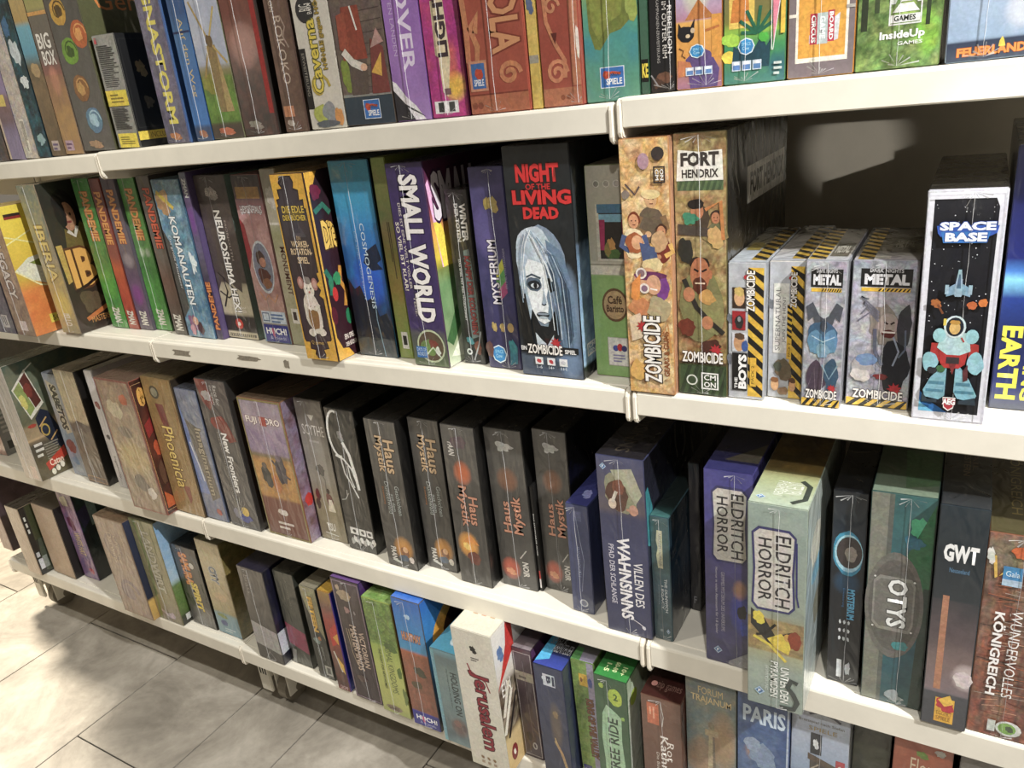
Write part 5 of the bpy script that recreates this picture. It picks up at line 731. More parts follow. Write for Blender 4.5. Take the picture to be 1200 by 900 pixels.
game(3,(272,613),(307,625),(222,441),'charcoal game box with slanted white lettering and crinkled film at the foot','4a4848',[G((0,'4a4a52'),(.15,'54545a'),(.5,'484848'),(1,'5a4a48')),N(['4a4848','565454','3c3c3e'],2.5,.5,4),P([(0,1),(.35,1),(.5,.86),(.3,.8),(.1,.86)],'7a3430'),B(.3,.9,.2,.05,'a8a0a0',5,.6),B(.5,.72,.4,.06,'8a3028',6,.5),P([(.3,.75),(.75,.74),(.95,.62),(.7,.6),(.5,.66)],'7a2c26'),T('Race for',.58,.84,.70,.97,'c8c4c0',-90),T('the Galaxy',.45,.84,.55,.97,'c8c4c0',-90),T('New Frontiers',.46,.25,.66,.66,'f0eeea',-90,None,.03),T('Das Brettspiel in der Galaxis',.32,.22,.38,.66,'a8a4a0',-90),B(.55,.08,.32,.05,'3a4a98',8,.4),E(.62,.12,.13,None,'d8b84a',14),B(.3,.1,.12,.05,'7a7a90',5,.5)]+[L([(.4,.07),(.25+.07*i,.3-.02*i)],.014,'a8a49c') for i in range(7)],lean=.5,topcol='1c1a18',sidecol='262422')
game(3,(317,625),(365,636),(277,466),'wide warm orange battlefield game box with white title and red brown base','a06a40',[G((0,'6a3428'),(.28,'743a2c'),(.32,'b88030'),(.55,'c89038'),(.6,'7a6a44'),(.65,'8a7090'),(.75,'9a80a0'),(.84,'b8a4a8'),(1,'a09088')),N(['c89038','a86a30','d8a850','6a4a40'],2,.6,5,rect=(0,.30,1,.6)),N(['9080a0','a898b0','78688a'],2.2,.6,7,rect=(0,.62,1,1)),T('FUJI★KORO'.replace('★',' '),.10,.82,.9,.88,'f0e4e0',0,'5a2420',.03),R(.44,.82,.58,.885,'a83a30'),B(.3,.45,.15,.10,'2c2a2c',4,.45),B(.68,.5,.17,.13,'3a3440',6,.45),E(.66,.6,.07,.025,'6a5a68',10),E(.28,.53,.06,.022,'5a4a40',10),L([(.5,.58),(.66,.5),(.86,.46)],.04,'4a4250'),B(.5,.4,.12,.08,'b86a28',8,.4),B(.48,.19,.14,.03,'d8ccc4',3,.4),ticks(.3,.06,.7,.13,2,'d8ccc4'),frame(0,0,1,1,.03,'8a7a40')],side=xf(0.4,[G((0,'4a3a30'),(.3,'8a3a30'),(.5,'7a6a80'),(1,'3a2c28')),N(['6a4a50','8a7a98','4a3430','a89ab0'],2,.7,4),B(.15,.3,.1,.06,'c02a20',5,.4)]),lean=.3,topcol='5a4838',seam=.48)
game(3,(378,629),(409,639),(343,465),'misty tan game box with pale serif title and lone walker','8a8478',[G((0,'7a6a3c'),(.25,'9a8c5c'),(.45,'a09a8c'),(.7,'8a8680'),(.8,'6a6460'),(1,'5a5450')),N(['8a8478','9a948a','787268'],3,.4,4),T('SCYTHE',.12,.76,.92,.83,'d8d2cc',0,None,.0),P([(.4,.9),(.66,.9),(.53,.86)],'c8c4bc'),ticks(.3,.71,.85,.74,1,'b0aaa4'),B(.5,.52,.2,.06,'5a564e',5,.6),L([(.4,.55),(.6,.45),(.55,.35)],.03,'6a665c'),B(.62,.30,.14,.07,'6a3a34',7,.3),E(.62,.37,.06,.02,'3a2a24',10),P([(.5,.22),(.78,.22),(.7,.31),(.58,.31)],'d8ccb8'),B(.2,.33,.12,.05,'5a2a2c',8,.4),B(.15,.26,.1,.05,'4a3428',9,.4),T('TSU',.3,.07,.62,.13,'e0dcd0',0,bold=.03),L([(.2,.05),(.7,.04)],.03,'e0dcd0')],lean=.8,topcol='1c1a16',sidecol='14120f')
game(3,(410,641),(443,652),(382,477),'black game box with white crescent moon and bare white branches','2a2a28',[G((0,'2a2a28'),(1,'3a3a36')),N(['2a2a28','34342f','222220'],2.5,.6,3),L([(.25+.30*math.cos(a)+.05,.83+.155*math.sin(a)) for a in np.linspace(1.3,4.9,14)],.07,'e8e8e4'),B(.42,.82,.14,.05,'8a8a88',4,.5),L([(.45,.78),(.62,.70),(.72,.56),(.76,.46)],.10,'e4e4e0'),L([(.12,.68),(.4,.66),(.62,.60),(.74,.5)],.06,'e4e4e0'),L([(.3,.66),(.35,.56),(.5,.50),(.7,.40)],.05,'dcdcd8'),L([(.5,.62),(.52,.54),(.62,.47)],.04,'dcdcd8'),L([(.35,.42),(.2,.37),(.05,.36)],.03,'a8a8a4'),L([(.28,.40),(.3,.44)],.03,'a8a8a4'),R(.15,.115,.45,.165,'dcdcd8'),R(.48,.115,.72,.165,'dcdcd8'),R(.75,.115,.96,.165,'dcdcd8'),B(.3,.14,.07,.015,'2a2a28',3),B(.6,.14,.07,.015,'2a2a28',4),B(.85,.14,.07,.015,'2a2a28',5)]+[B(.2+.11*i,.06+.02*(i%2),.09,.035,'e0e0dc' if i%2 else 'b0b0ac',i+2,.6) for i in range(8)],lean=1.5,topcol='141412',sidecol='0e0e0c')
def haus(up,label,q):
    base=[G((0,'403e3c'),(.6,'3c3a37'),(.68,'56534e'),(1,'625f5a')),N(['464440','504e4a','383634'],2.5,.45,q)]  # lighter upper part is film sheen painted into the spine colour
    if q in (1,2):
        ops=[T('Haus',.52,.66,.86,.88,'c8a880',-90,'2a1c14',.02),T('Mystik',.20,.66,.50,.90,'c8a880',-90,'2a1c14',.02),T('Geschichten',.66,.38,.80,.58,'a8b0ac',-90),T('aus dem',.50,.40,.60,.52,'a8b0ac',-90),T('Dunkelwald',.34,.38,.48,.60,'a8b0ac',-90),T('Erweiterung',.22,.44,.29,.56,'b0703a',-90),S(.62,.14,.3,.08,'c88a30',.95),B(.66,.12,.16,.04,'8a5a34',4,.3),E(.68,.135,.09,.022,'d8a878',12),B(.6,.07,.22,.03,'4a5a70',6,.4),B(.85,.07,.1,.03,'d0c8bc',5,.4),T('PAAN',.18,.05,.36,.14,'d8d4cc',-90,None,.03),L([(.2,.05),(.5,.03)],.08,'c8c8c4')]
    elif q==3:
        ops=[T('Haus',.58,.40,.86,.58,'c08468',-90,'2a1410',.02),T('Mystik',.24,.38,.56,.64,'c08468',-90,'2a1410',.02),S(.5,.72,.25,.07,'c06030',.9),S(.4,.26,.3,.08,'e09a30',.95),P([(.25,.28),(.75,.27),(.5,.33)],'d88a30'),B(.35,.25,.15,.03,'f0c860',4,.4),B(.55,.18,.25,.06,'6a3428',5,.5),T('PAAN',.16,.82,.34,.90,'c8c4bc',-90,None,.03),B(.5,.9,.35,.05,'5a4a50',6,.5)]
    else:
        ops=[T('Haus',.24,.36,.46,.56,'c08468',90,'2a1410',.02),T('Mystik',.52,.36,.86,.60,'c08468',90,'2a1410',.02),S(.5,.70,.28,.07,'8a5a3c',.7),B(.5,.9,.3,.04,'b0b0ac',7,.6),S(.3,.12,.25,.07,'c0563a',.85),B(.3,.1,.2,.03,'d08a5a',4,.5),T('NOIR',.64,.08,.82,.18,'c8c4bc',-90,None,.03),L([(.6,.2),(.8,.26)],.03,'b0aca4')]
    return dict(label=label,base='34322f',front=base+ops,sidecol='0d0c0b',topcol='12100e',seam=.5)
for (bl,br,tl,lab,q,ln) in (((456,660),(491,671),(425,489),'first black mystery box with tan title and glowing portrait, beside branch box',1,.8),((503,663),(537,673),(481,489),'black mystery box with tan title and glowing portrait, set back between others',2,1.2),((541,681),(578,690),(515,497),'black mystery box with rust title and fiery orange burst near the foot',3,.8),((590,684),(632,694),(570,501),'black mystery box with rust title reading upwards beside thin black booklet',4,.8),((640,689),(678,698),(621,502),'black mystery box with rust title reading upwards behind small blue box',5,.5)):
    h=haus(0,lab,q); game(3,bl,br,tl,h.pop('label'),h.pop('base'),h.pop('front'),lean=ln,**h)
game(3,(633.5,700),(638.5,702),(622,600),'thin black booklet spine with tiny white letters and red tip','141312',[G((0,'141312'),(1,'141312')),T('DAS SCHWARZE AUGE',.25,.35,.75,.75,'d0d0cc',-90,None,.02),R(.1,.12,.9,.2,'b02a24'),R(.1,.03,.9,.12,'d8d4d0')],y=.052,h=.20,depth=.15,lean=.6,film=False,name='game_booklet',cat='booklet')
game(3,(672,715),(697,721),(663,590),'small navy game box with pale seal, right of the black mystery boxes','3a4268',[G((0,'3c4466'),(1,'444c74')),N(['3a4268','444c74','323a5c'],2.5,.5,4),T('INNSMOUTH',.38,.34,.52,.62,'7a84a8',-90),E(.55,.09,.2,None,'b8bcc8',16),E(.55,.09,.14,None,'6a7090',14),R(.3,.86,.7,.95,'5a6488'),L([(.4,.95),(.55,.7),(.7,.5),(.5,.2)],.03,'8a92b0')],top=[G((0,'3c4080'),(1,'20244a')),B(.6,.2,.3,.1,'8a90c8',4,.5)],depth=.17,lean=.8)
game(3,(713,737),(765,750),(701,533),'slate blue game box with large white script title and hooded cultist','3c4060',[G((0,'3a3e5c'),(.5,'404466'),(.68,'3f4260'),(.72,'6a5c58'),(1,'54587a')),N(['3c4060','464a6c','34385a'],3,.4,5),B(.5,.82,.42,.13,'8a8a70',4,.3),B(.42,.80,.28,.11,'5a3c30',5,.4),P([(.3,.93),(.75,.95),(.95,.82),(.8,.76),(.6,.85),(.4,.88)],'a8a890'),B(.45,.84,.16,.05,'7a4a38',6,.3),E(.3,.75,.09,.028,'d8c4b0',12),E(.75,.73,.1,.03,'c09078',12),L([(.3,.76),(.4,.82)],.07,'d0c8b8'),L([(.6,.73),(.85,.72)],.06,'b88a70'),ffg(.14,.945,.075,.24),T('VILLEN DES',.68,.18,.88,.44,'e6e4e8',-90,None,.01),T('WAHNSINNS',.34,.09,.62,.57,'eeecf0',-90,None,.03),T('PFAD DER SCHLANGE',.14,.17,.26,.52,'d0cede',-90,None,.01),L([(.58,.1),(.75,.08),(.86,.06)],.02,'d8d8e0'),B(.84,.06,.05,.015,'d8d8e0',3,.5)],side=[G((0,'2c3048'),(1,'14141c')),P([(0,.55),(.07,.5),(.08,.72),(.03,.85),(0,.84)],'2f8088')],lean=.6,top=[G((0,'1c1a20'),(1,'141216')),T('WAHNSINNS',.3,.05,.6,.7,'4a4238',-90)],seam=.52)
game(3,(768,748),(798,755),(763,605),'small teal game box with cream emblem plate and pale title','3a5a64',[G((0,'3c4a54'),(.25,'3f5660'),(.45,'3f5e78'),(.55,'4a6a74'),(.6,'3a5650'),(1,'3c5854')),N(['3a5a64','46666c','324c50'],2,.6,6),P([(.34,.60),(.62,.60),(.64,.90),(.34,.90),(.28,.82),(.36,.76),(.26,.7)],'b8b89a'),T('ARKHAM HORROR',.42,.62,.56,.88,'4a5044',-90),T('THE DUNWICH',.66,.24,.82,.52,'c8d0d4',-90,None,.02),T('LEGACY',.46,.26,.60,.46,'c8d0d4',-90,None,.02),T('EXPANSION',.30,.30,.36,.46,'8a98a0',-90),ffg(.78,.08,.11,.2),E(.4,.08,.1,None,'7a8a90',12)],side=[G((0,'1c242c'),(.3,'1a2838'),(.5,'1c3a50'),(1,'16262a'))],top=[G((0,'3a6a68'),(.2,'1c2828'),(1,'141c1c'))],depth=.15,lean=.4,seam=.5)  # top colour darkened behind the front edge as painted shelf shade
def eld(u0,v0,u1,v1): return [P([(u0,v0+.03),(u0+.1,v0),(u1-.1,v0+.005),(u1,v0+.035),(u1-.03,(v0+v1)/2),(u1,v1-.03),(u1-.12,v1),(u0+.12,v1),(u0,v1-.03),(u0+.03,(v0+v1)/2)],'3a3a6a'),P([(u0+.04,v0+.035),(u0+.12,v0+.012),(u1-.12,v0+.015),(u1-.04,v0+.04),(u1-.07,(v0+v1)/2),(u1-.04,v1-.035),(u1-.14,v1-.012),(u0+.14,v1-.012),(u0+.04,v1-.035),(u0+.07,(v0+v1)/2)],'c8c4bc'),T('ELDRITCH',u0+(u1-u0)*.54,v0+.03,u1-.09,v1-.03,'2c2a2e',-90,None,.01),T('HORROR',u0+.12,v0+.05,u0+(u1-u0)*.46,v1-.05,'2c2a2e',-90,None,.01)]
game(3,(828,773),(881,785),(824,550),'violet blue horror game box with cream name plate, tucked behind pale green one','3f3c78',[G((0,'3a3c54'),(.2,'44445e'),(.45,'4a4468'),(.6,'54509a'),(1,'4a4a98')),N(['3f3c78','504c90','34345c'],2.5,.5,5),S(.85,.3,.3,.12,'3a48b0',.7),S(.75,.42,.15,.05,'c89048',.6),B(.8,.3,.15,.05,'1c1a24',6,.5),B(.85,.22,.12,.05,'3a50b8',7,.5),eld(.14,.55,.92,.93),T('GRIMMES MYSTERIUM DES UNIVERSUMS',.34,.18,.42,.5,'b8b4c4',-90),T('Horror in vielen Abenteuern für 1-8 Spieler',.20,.16,.27,.52,'c8c4d0',-90),ffg(.26,.07,.10,.22),P([(.5,.02),(1,.1),(1,0),(.5,0)],'8a8a90')],lean=.1,top=[G((0,'2a2a5c'),(.4,'1c1c34'),(1,'121218')),P([(.3,.1),(1,.3),(1,.1)],'5a544a')],seam=.7)  # violet top fades to black, shade under the shelf put into the colour
game(3,(876,822),(940,838),(876,589),'pale green horror game box jutting out with cream plate and serpent tail','9aa898',[G((0,'8a9c94'),(.2,'94a49a'),(.3,'b0a870'),(.42,'a89050'),(.5,'8a9484'),(.75,'8a9c94'),(1,'90a49c')),N(['94a298','a4b0a0','84928a'],2.5,.4,5),N(['a8843c','8a5a2c','b8a050','5a4028'],2,.7,6,rect=(0,.29,1,.46)),P([(.05,.5),(.3,.46),(.5,.38),(.8,.42),(.75,.34),(.4,.33),(.05,.42)],'2a2a28'),B(.2,.46,.14,.04,'d8c830',4,.4),P([(.35,.36),(.6,.40),(.8,.36),(.74,.30),(.5,.32)],'d8c030'),E(.72,.385,.07,.02,'c8983c',10),B(.85,.38,.14,.06,'8a3a20',5,.4),L([(.1,.36),(.4,.33),(.7,.26)],.06,'d8c438'),L([(.5,.44),(.3,.38),(.15,.37)],.05,'201c18'),eld(.06,.50,.84,.90),L([(.84,.85),(.86,.6),(.9,.55)],.03,'2c2a6a'),T('UNTER DEN',.60,.04,.76,.23,'e8ece6',-90,'6a7a74',.02),T('PYRAMIDEN',.42,.06,.56,.25,'e8ece6',-90,'6a7a74',.02),T('ERWEITERUNG',.32,.09,.38,.22,'c8d0c8',-90),L([(.92,.16),(.8,.17),(.74,.13),(.84,.10),(.92,.06),(.86,.02),(.6,.015)],.10,'3c4644'),ffg(.22,.075,.10,.23)],
 side=[G((0,'a0aca4'),(.4,'8a9ca4'),(.6,'9ab4c0'),(.8,'b0bcb4'),(1,'a8b4a8')),N(['a0aca8','8a9a9c','b8c0b8'],3,.5,4),B(.2,.75,.14,.12,'d0d0c0',5,.4),B(.25,.6,.18,.06,'7ab0c8',6,.4),B(.3,.4,.16,.1,'8a8a78',7,.4)],
 top=[G((0,'a8b8a4'),(.22,'a0a878'),(.3,'6a5a2c'),(.5,'3a2c14'),(1,'241c10')),N(['6a5020','8a6a28','2c2010'],2.5,.5,5,rect=(0,.3,1,1)),T('UNTER DEN',.5,.10,.8,.20,'e0e4da',-90),T('PYRAMIDEN',.34,.08,.5,.2,'e0e4da',-90),L([(.7,.03),(.9,.07),(.9,.18),(.74,.22)],.1,'3c443c'),ffg(.16,.05,.09,.2)],lean=-.2,sidecol='8a9494',seam=.55)  # dark back of the top paints the shadow of the shelf lip above
game(3,(968,797),(1005,804),(975,575),'slim black game box with glowing blue planet eye','12161e',[G((0,'1c1e22'),(.3,'14161c'),(.6,'10161e'),(.75,'1a2c3c'),(1,'1c2024')),N(['12161e','1a2028'],3,.4,4),B(.5,.70,.5,.12,'2f88a8',4,.12),E(.52,.70,.44,.095,'9ac8d8',20),E(.54,.705,.40,.08,'3c3434',20),B(.6,.70,.22,.05,'8a8078',5,.4),S(.5,.55,.4,.06,'1a4a6a',.6),T('MYSTERIUM',.55,.36,.78,.52,'5ab0d8',-90,'1a3a58',.03),T('Erweiterung',.38,.42,.46,.52,'3a7ab0',-90),R(.3,.03,.46,.13,'d0d4d8'),B(.66,.08,.14,.05,'b8c0c8',6,.6)]+[B(.35+.14*(i%3),.25+.045*(i//3),.05,.014,'c8ccd0',i+2,.5) for i in range(9)],lean=-.4,topcol='0c0e12',sidecol='0c0d10',seam=.55)
game(3,(1008,818),(1078,831),(1020,578),'sea green game box with grey disc and outlined white letters','3a5c58',[G((0,'3a4a50'),(.12,'2f4a56'),(.25,'2a5a6a'),(.7,'2c5c68'),(1,'3a6a66')),N(['2a5a64','34706c','24464e'],2.2,.5,5),P([(0,0),(.25,0),(.28,1),(0,1)],'7a7c70'),P([(.25,0),(.32,0),(.36,1),(.28,1)],'5c605a'),B(.8,.86,.22,.07,'4ab888',4,.5),P([(.55,.7),(1,.98),(1,.5),(.7,.55)],'2a6a44'),P([(.8,0),(1,0),(1,.6),(.9,.6)],'2c4038'),E(.45,.49,.48,.255,'6a6862',30),E(.45,.49,.42,.22,'5c5a55',30),P([(.1,.4),(.2,.37),(.72,.37),(.78,.41),(.78,.6),(.72,.63),(.2,.63),(.1,.6)],'87857e'),P([(.13,.41),(.22,.385),(.7,.385),(.75,.42),(.75,.59),(.7,.615),(.22,.615),(.13,.59)],'6f6d67'),T('OTYS',.34,.39,.66,.62,'e4e6e4',-90,'4a4a48',.03),B(.6,.3,.2,.03,'3a8a8c',6,.5),B(.7,.8,.2,.04,'2a6a80',7,.5),B(.55,.04,.25,.04,'9aa4a8',8,.7)]+[E(u,v,.02,None,'d8d8d4',8) for u in (.12,.76) for v in (.38,.62)],top=[G((0,'6a7a68'),(.3,'3a4a38'),(.5,'2f4a30'),(1,'1a241a')),P([(.5,.05),(1,.1),(1,.45),(.4,.4)],'4a6848')],lean=-.6,sidecol='1c2c28',seam=.6)
game(3,(1078,846),(1131,858),(1102,592),'dark game box with bold white three letter title and yellow foot logo','26323a',[G((0,'44464c'),(.165,'484a50'),(.17,'8a7a80'),(.3,'84706c'),(.45,'54484c'),(.6,'2a3238'),(.8,'1c2830'),(1,'26323a')),N(['54484c','6a5a5c','403a40'],2.5,.3,4,rect=(0,.17,1,.6)),S(.9,.26,.3,.06,'c8b8b8',.9),B(.85,.25,.25,.05,'d0c4c4',5,.4),P([(.2,.18),(.36,.18),(.36,.62),(.22,.62)],'b07a5c'),T('GWT',.14,.77,.88,.845,'e8eaea',0,None,.05),T('Neuseeland',.3,.725,.72,.745,'5a8ab0',0),P([(.28,.02),(.72,.02),(.72,.14),(.28,.14)],'e0a818'),B(.52,.11,.28,.045,'b82838',4,.45),P([(.34,.13),(.6,.16),(.7,.12),(.5,.10)],'e8b830'),T('EGGERT',.33,.055,.68,.075,'8a5a10',0),T('SPIELE',.33,.03,.66,.05,'8a5a10',0)],top=[G((0,'2c3034'),(.1,'1a1c1e'),(1,'121212')),T('GREAT WESTERN',.4,.25,.55,.7,'6a5a40',-90),T('TRAIL',.6,.3,.72,.6,'5a4c38',-90)],lean=-.5,sidecol='141618',seam=None)
gr_=random.Random(3)
game(3,(1131,855),(1210,875),(1158,623),'autumn forest game box of streaky orange and grey trunks with white capitals','8a5a40',[G((0,'a84a38'),(.15,'7a4a40'),(.5,'74443a'),(.8,'6a5a44'),(1,'a0a08c')),N(['8a4a34','5a4a44','a85a38','40342f','98806a'],1.0,.85,5,ax=1.6,ay=.25)]+[L([(gr_.uniform(0,.7),v),(gr_.uniform(.3,1),v+gr_.uniform(-.02,.02))],.012,gr_.choice(['2c2420','b0603c','a8988c','d0a080','6a2c20'])) for v in np.linspace(.12,.78,44)]+[S(.3,.9,.5,.08,'8a8a70',.5),B(.5,.93,.2,.04,'c8602c',5,.5),L([(.1,.9),(.15,.8),(.3,.84)],.05,'d8b048'),T('WUNDERVOLLES',.44,.22,.60,.66,'f0eeec',-90,None,.0),T('KÖNIGREICH',.20,.22,.38,.64,'f4f2f0',-90,None,.03),R(.24,.77,.52,.86,'3a88c0'),T('Gala',.28,.815,.48,.84,'d8ecf8',0),R(.24,.77,.52,.80,'a8c4dc'),R(.56,.77,.84,.87,'3a88c0'),P([(.3,.03),(.42,.03),(.42,.09),(.3,.09)],'c8ccc8'),E(.62,.06,.2,.04,'d0d4d0',14),E(.6,.06,.14,.03,'7aa848',12),B(.64,.06,.08,.02,'4a5a40',4,.4),B(.05,.9,.08,.05,'d8d8d0',4,.5)],top=[G((0,'4a4428'),(.5,'2a2414'),(1,'1c1810')),T('KÖNIGREICH',.3,.15,.5,.7,'7a6a38',-90)],lean=-.5,seam=.52,depth=.29)
game(3,(802,720),(822,726),(800,598),'short dark game box standing back in shadow between teal and violet boxes','1a1a20',[G((0,'1c1a1e'),(1,'202026')),N(['1a1a20','26242c'],2.5,.5,4),T('F',.3,.05,.6,.1,'8a8a90',0)],y=.10,h=.26,lean=.2,seam=None,depth=.18)
# ================================================================ bottom shelf
game(4,(35,670),(50,676),(5,595),'tan game box with black and green icon cover, end of the bottom shelf','b09a80',[G((0,'b8a088'),(1,'c8b8a8')),N(['b09a80','bca890','a48c74'],2.5,.5,4)],side=xf(0.36,[G((0,'20221c'),(1,'2a2c22')),P([(.24,.04),(.5,.0),(.5,.5),(.3,.5),(.22,.3)],'4a5040'),P([(.2,.5),(.5,.5),(.5,1),(.24,1)],'3c4024'),R(0,0,.2,1,'121210')]+[R(.07,.80-.09*i,.14,.86-.09*i,'c8ccc4') for i in range(3)]+[R(.06,.26,.18,.33,'b8bcc0'),R(.06,.08,.22,.23,'c8ccd4'),R(.22,.08,.40,.25,'8a9088')]),y=-.012,h=.215,lean=.5,topcol='1c1a16',seam=None,depth=.2)
game(4,(65,670),(90,680),(40,592),'plain tan card game box with black side behind the icon covered one','b8a088',[G((0,'b89a78'),(1,'c0a890')),N(['b8a088','c4b09a','a89078'],2.5,.5,6)],y=.016,h=.222,lean=1.5,sidecol='14110f',topcol='3a322a',film=False)
game(4,(100,675),(117,681),(64,577),'purple pink game box with gold letters and dark teal side','7a5a90',[G((0,'5a4a98'),(.1,'7a4a80'),(.35,'6a68a8'),(.6,'a078a8'),(.8,'9a6a90'),(1,'8a8a70')),N(['7a5a98','a87aa8','5a5aa0','c090b0'],1.8,.6,5),B(.4,.65,.3,.10,'6a2050',4,.4),T('WHITE HAT',.3,.28,.7,.55,'d0b888',-90,None,.03),B(.7,.1,.2,.05,'c03a60',5,.5),B(.4,.9,.4,.08,'c8c0a8',6,.5)],side=xf(0.25,[G((0,'0c1214'),(.5,'10201f'),(1,'1c4440')),N(['0c1214','14302e','0a0c10'],3,.6,4),P([(.0,.8),(.5,.86),(.5,.7),(.1,.6)],'2c2a4c'),R(.4,.6,.7,.95,'6a8480')]),topcol='3a3440',lean=.3,seam=None,h=.268)
game(4,(147,715),(181,728),(107,603),'thick brown parchment game box with swirling print and navy side','947a62',[G((0,'8a6c58'),(.5,'947a62'),(1,'a08868')),N(['947a62','a48a70','84695a','8a7474'],2.2,.7,6),spiral(.45,.25,.34,.4,1.2,.10,'6a5460'),B(.45,.25,.24,.10,'7a646a',4,.4),E(.4,.72,.28,.14,'7a6460',20),E(.4,.72,.22,.11,'8c7466',20),T('Darwins',.3,.55,.46,.86,'c0aa8c',-90),T('Choice',.5,.6,.64,.84,'c0aa8c',-90),frame(0,0,1,1,.03,'8a7058')],side=[G((0,'b08a40'),(.1,'c09a48'),(.2,'d0a850'),(.21,'14203c'),(1,'1c2848'))],top=[G((0,'5a4632'),(1,'3a2c20')),N(['6a5038','3a2a1c','7a6044'],2,.7,4)],lean=0,seam=None)
game(4,(187,722),(216,735),(149,605),'olive game box with grey lettering and blue sky meadow side','8a8458',[G((0,'6a5c68'),(.12,'7a6c70'),(.2,'7a7450'),(.5,'8a8458'),(1,'8a8a64')),N(['8a8458','787248','9a9468'],2.2,.6,5),L([(.1,.0),(.3,.6),(.2,1)],.1,'6a7a3a'),T('LANDWIRT',.38,.30,.70,.90,'a8a48c',-90,'6a664c',.04),L([(.2,.1),(.5,.05),(.7,.1)],.08,'a898a0'),B(.6,.06,.25,.04,'b8a8b8',6,.5)],side=[G((0,'14140f'),(.05,'20241a'),(.1,'3a4a28'),(.25,'5a7a34'),(.38,'6a8a48'),(.44,'a8c0c8'),(.6,'88b0d0'),(1,'5a98c8')),N(['a8c4d8','80acd4','d0dce4'],3,.5,4,rect=(0,.44,1,1)),N(['5a7a34','748a44','44602c'],2,.6,5,rect=(0,.1,1,.4)),R(.04,.03,.12,.09,'c8ccc8')],lean=.2,topcol='4a4a38')
game(4,(228,730),(255,738),(200,638),'short black game box with fiery yellow brush lettering','24221f',[G((0,'4a4844'),(.3,'3c3a36'),(.5,'24221f'),(1,'3a3034')),N(['2a2825','3a3834','1c1a18'],2,.6,4),T('SAMURAI',.22,.52,.56,.92,'e08a2c',-90,'8a2a14',.05),T('SPIRIT',.40,.20,.68,.56,'e0c42c',-90,'6a4a10',.05),E(.66,.78,.1,None,'c8c4bc',12),S(.55,.14,.4,.14,'7a7a76',.8),L([(.5,.3),(.9,.16)],.03,'8a8884')],lean=.4,topcol='181614',sidecol='0e0d0c')
game(4,(258,740),(285,750),(230,632),'cream game box with grey blue logo and soft blue foot','b0a078',[G((0,'6a94a4'),(.22,'7aa0ac'),(.25,'8a8c4c'),(.4,'b8a070'),(.7,'b8ac88'),(1,'b0a068')),N(['b8a880','a8966a','c8b890'],2,.6,5,rect=(0,.25,1,1)),B(.35,.2,.3,.03,'7a8a3a',4,.5),T('CITY',.3,.56,.62,.74,'6a7480',-90,'c8c8c4',.05),B(.5,.42,.35,.06,'c8ac80',5,.4),B(.35,.12,.2,.04,'4a5a90',6,.4),ticks(.3,.03,.8,.08,2,'b8ccd4')],side=[G((0,'b8b49c'),(.4,'8a8448'),(.7,'6a5a24'),(1,'3a4a2c')),N(['8a7a3a','5a5a2c','a89050'],2.5,.6,4)],lean=1,topcol='6a6a50',seam=None)
game(4,(305,769),(334,780),(280,665),'dark grey game box with wide white band, bottom shelf','4a4644',[G((0,'4c4a46'),(1,'524c48')),N(['4a4644','565250','403c3a'],3,.4,4),P([(0,.16),(1,.11),(1,.35),(0,.41)],'a8a4a4'),T('Brass',.2,.72,.36,.92,'8a8480',-90),ticks(.4,.6,.5,.9,1,'7a7470',90),L([(.3,.0),(.5,.10),(.7,.02)],.05,'8a8884')],side=[G((0,'12121c'),(.5,'14142a'),(1,'0e0e18')),N(['14142a','201c44','0c0c14'],3,.6,4),P([(0,.11),(.5,.16),(.5,.36),(0,.35)],'c0c2cc')],lean=1,topcol='1c1a30',h=.245)
game(4,(345,775),(368,785),(320,668),'dark green grey game box with raspberry band','3a3c34',[G((0,'2e302a'),(.5,'3a3c34'),(1,'4a4c42')),N(['3a3c34','44463c','30322c'],3,.5,4),P([(0,.22),(1,.15),(1,.38),(0,.45)],'8a2a4c'),T('Kosmopolis',.5,.62,.64,.92,'6a6c60',-90),ticks(.3,.6,.4,.9,1,'5a5c50',90),L([(.05,.0),(.2,.16)],.2,'8a8a88')],lean=1,topcol='22221c',h=.245,seam=None)
game(4,(375,790),(394,800),(348,685),'dark game box with crooked yellow letters on cream slash','3a3c30',[G((0,'2c2e28'),(.5,'343630'),(.6,'8a8a60'),(1,'7a7a68')),P([(0,1),(1,1),(1,.45),(.6,.6),(.2,.75)],'98946c'),P([(0,.9),(.3,.7),(1,.4),(1,0),(0,0)],'30322b'),T('FIFTEEN',.34,.52,.66,.90,'e0b030',-90,'5a2a14',.06),B(.4,.42,.3,.05,'7a8a80',5,.6),B(.6,.45,.15,.03,'c07a48',6,.5),ticks(.55,.2,.7,.36,2,'8a9088',90),ticks(.3,.2,.45,.34,2,'8a9088',90),R(.5,.04,.95,.15,'b8bab0'),R(.62,.06,.85,.13,'4a4c44')],lean=.3,topcol='8a8470',h=.235)
game(4,(397,805),(412,813),(372,690),'slim red and yellow action game box with cobalt blue edge','8a4430',[G((0,'8a3430'),(.06,'4a2c2c'),(.3,'5a4034'),(.5,'a83824'),(.7,'c8302a'),(.85,'7a5a50'),(1,'c8a030')),N(['5a3a30','8a4a34','4a2c28'],1.8,.5,4),P([(.3,.62),(.95,.7),(.9,.5),(.3,.45)],'c02818'),P([(.5,.55),(.95,.6),(.9,.48)],'e0a028'),L([(.3,.4),(.7,.2)],.12,'d0c8bc'),P([(.5,.35),(.9,.28),(.9,.18),(.6,.24)],'e0b030'),T('CHOMP',.2,.005,.85,.045,'e8c8c8',0)],sidecol='1c2a88',lean=.5,seam=None,topcol='b08a20')
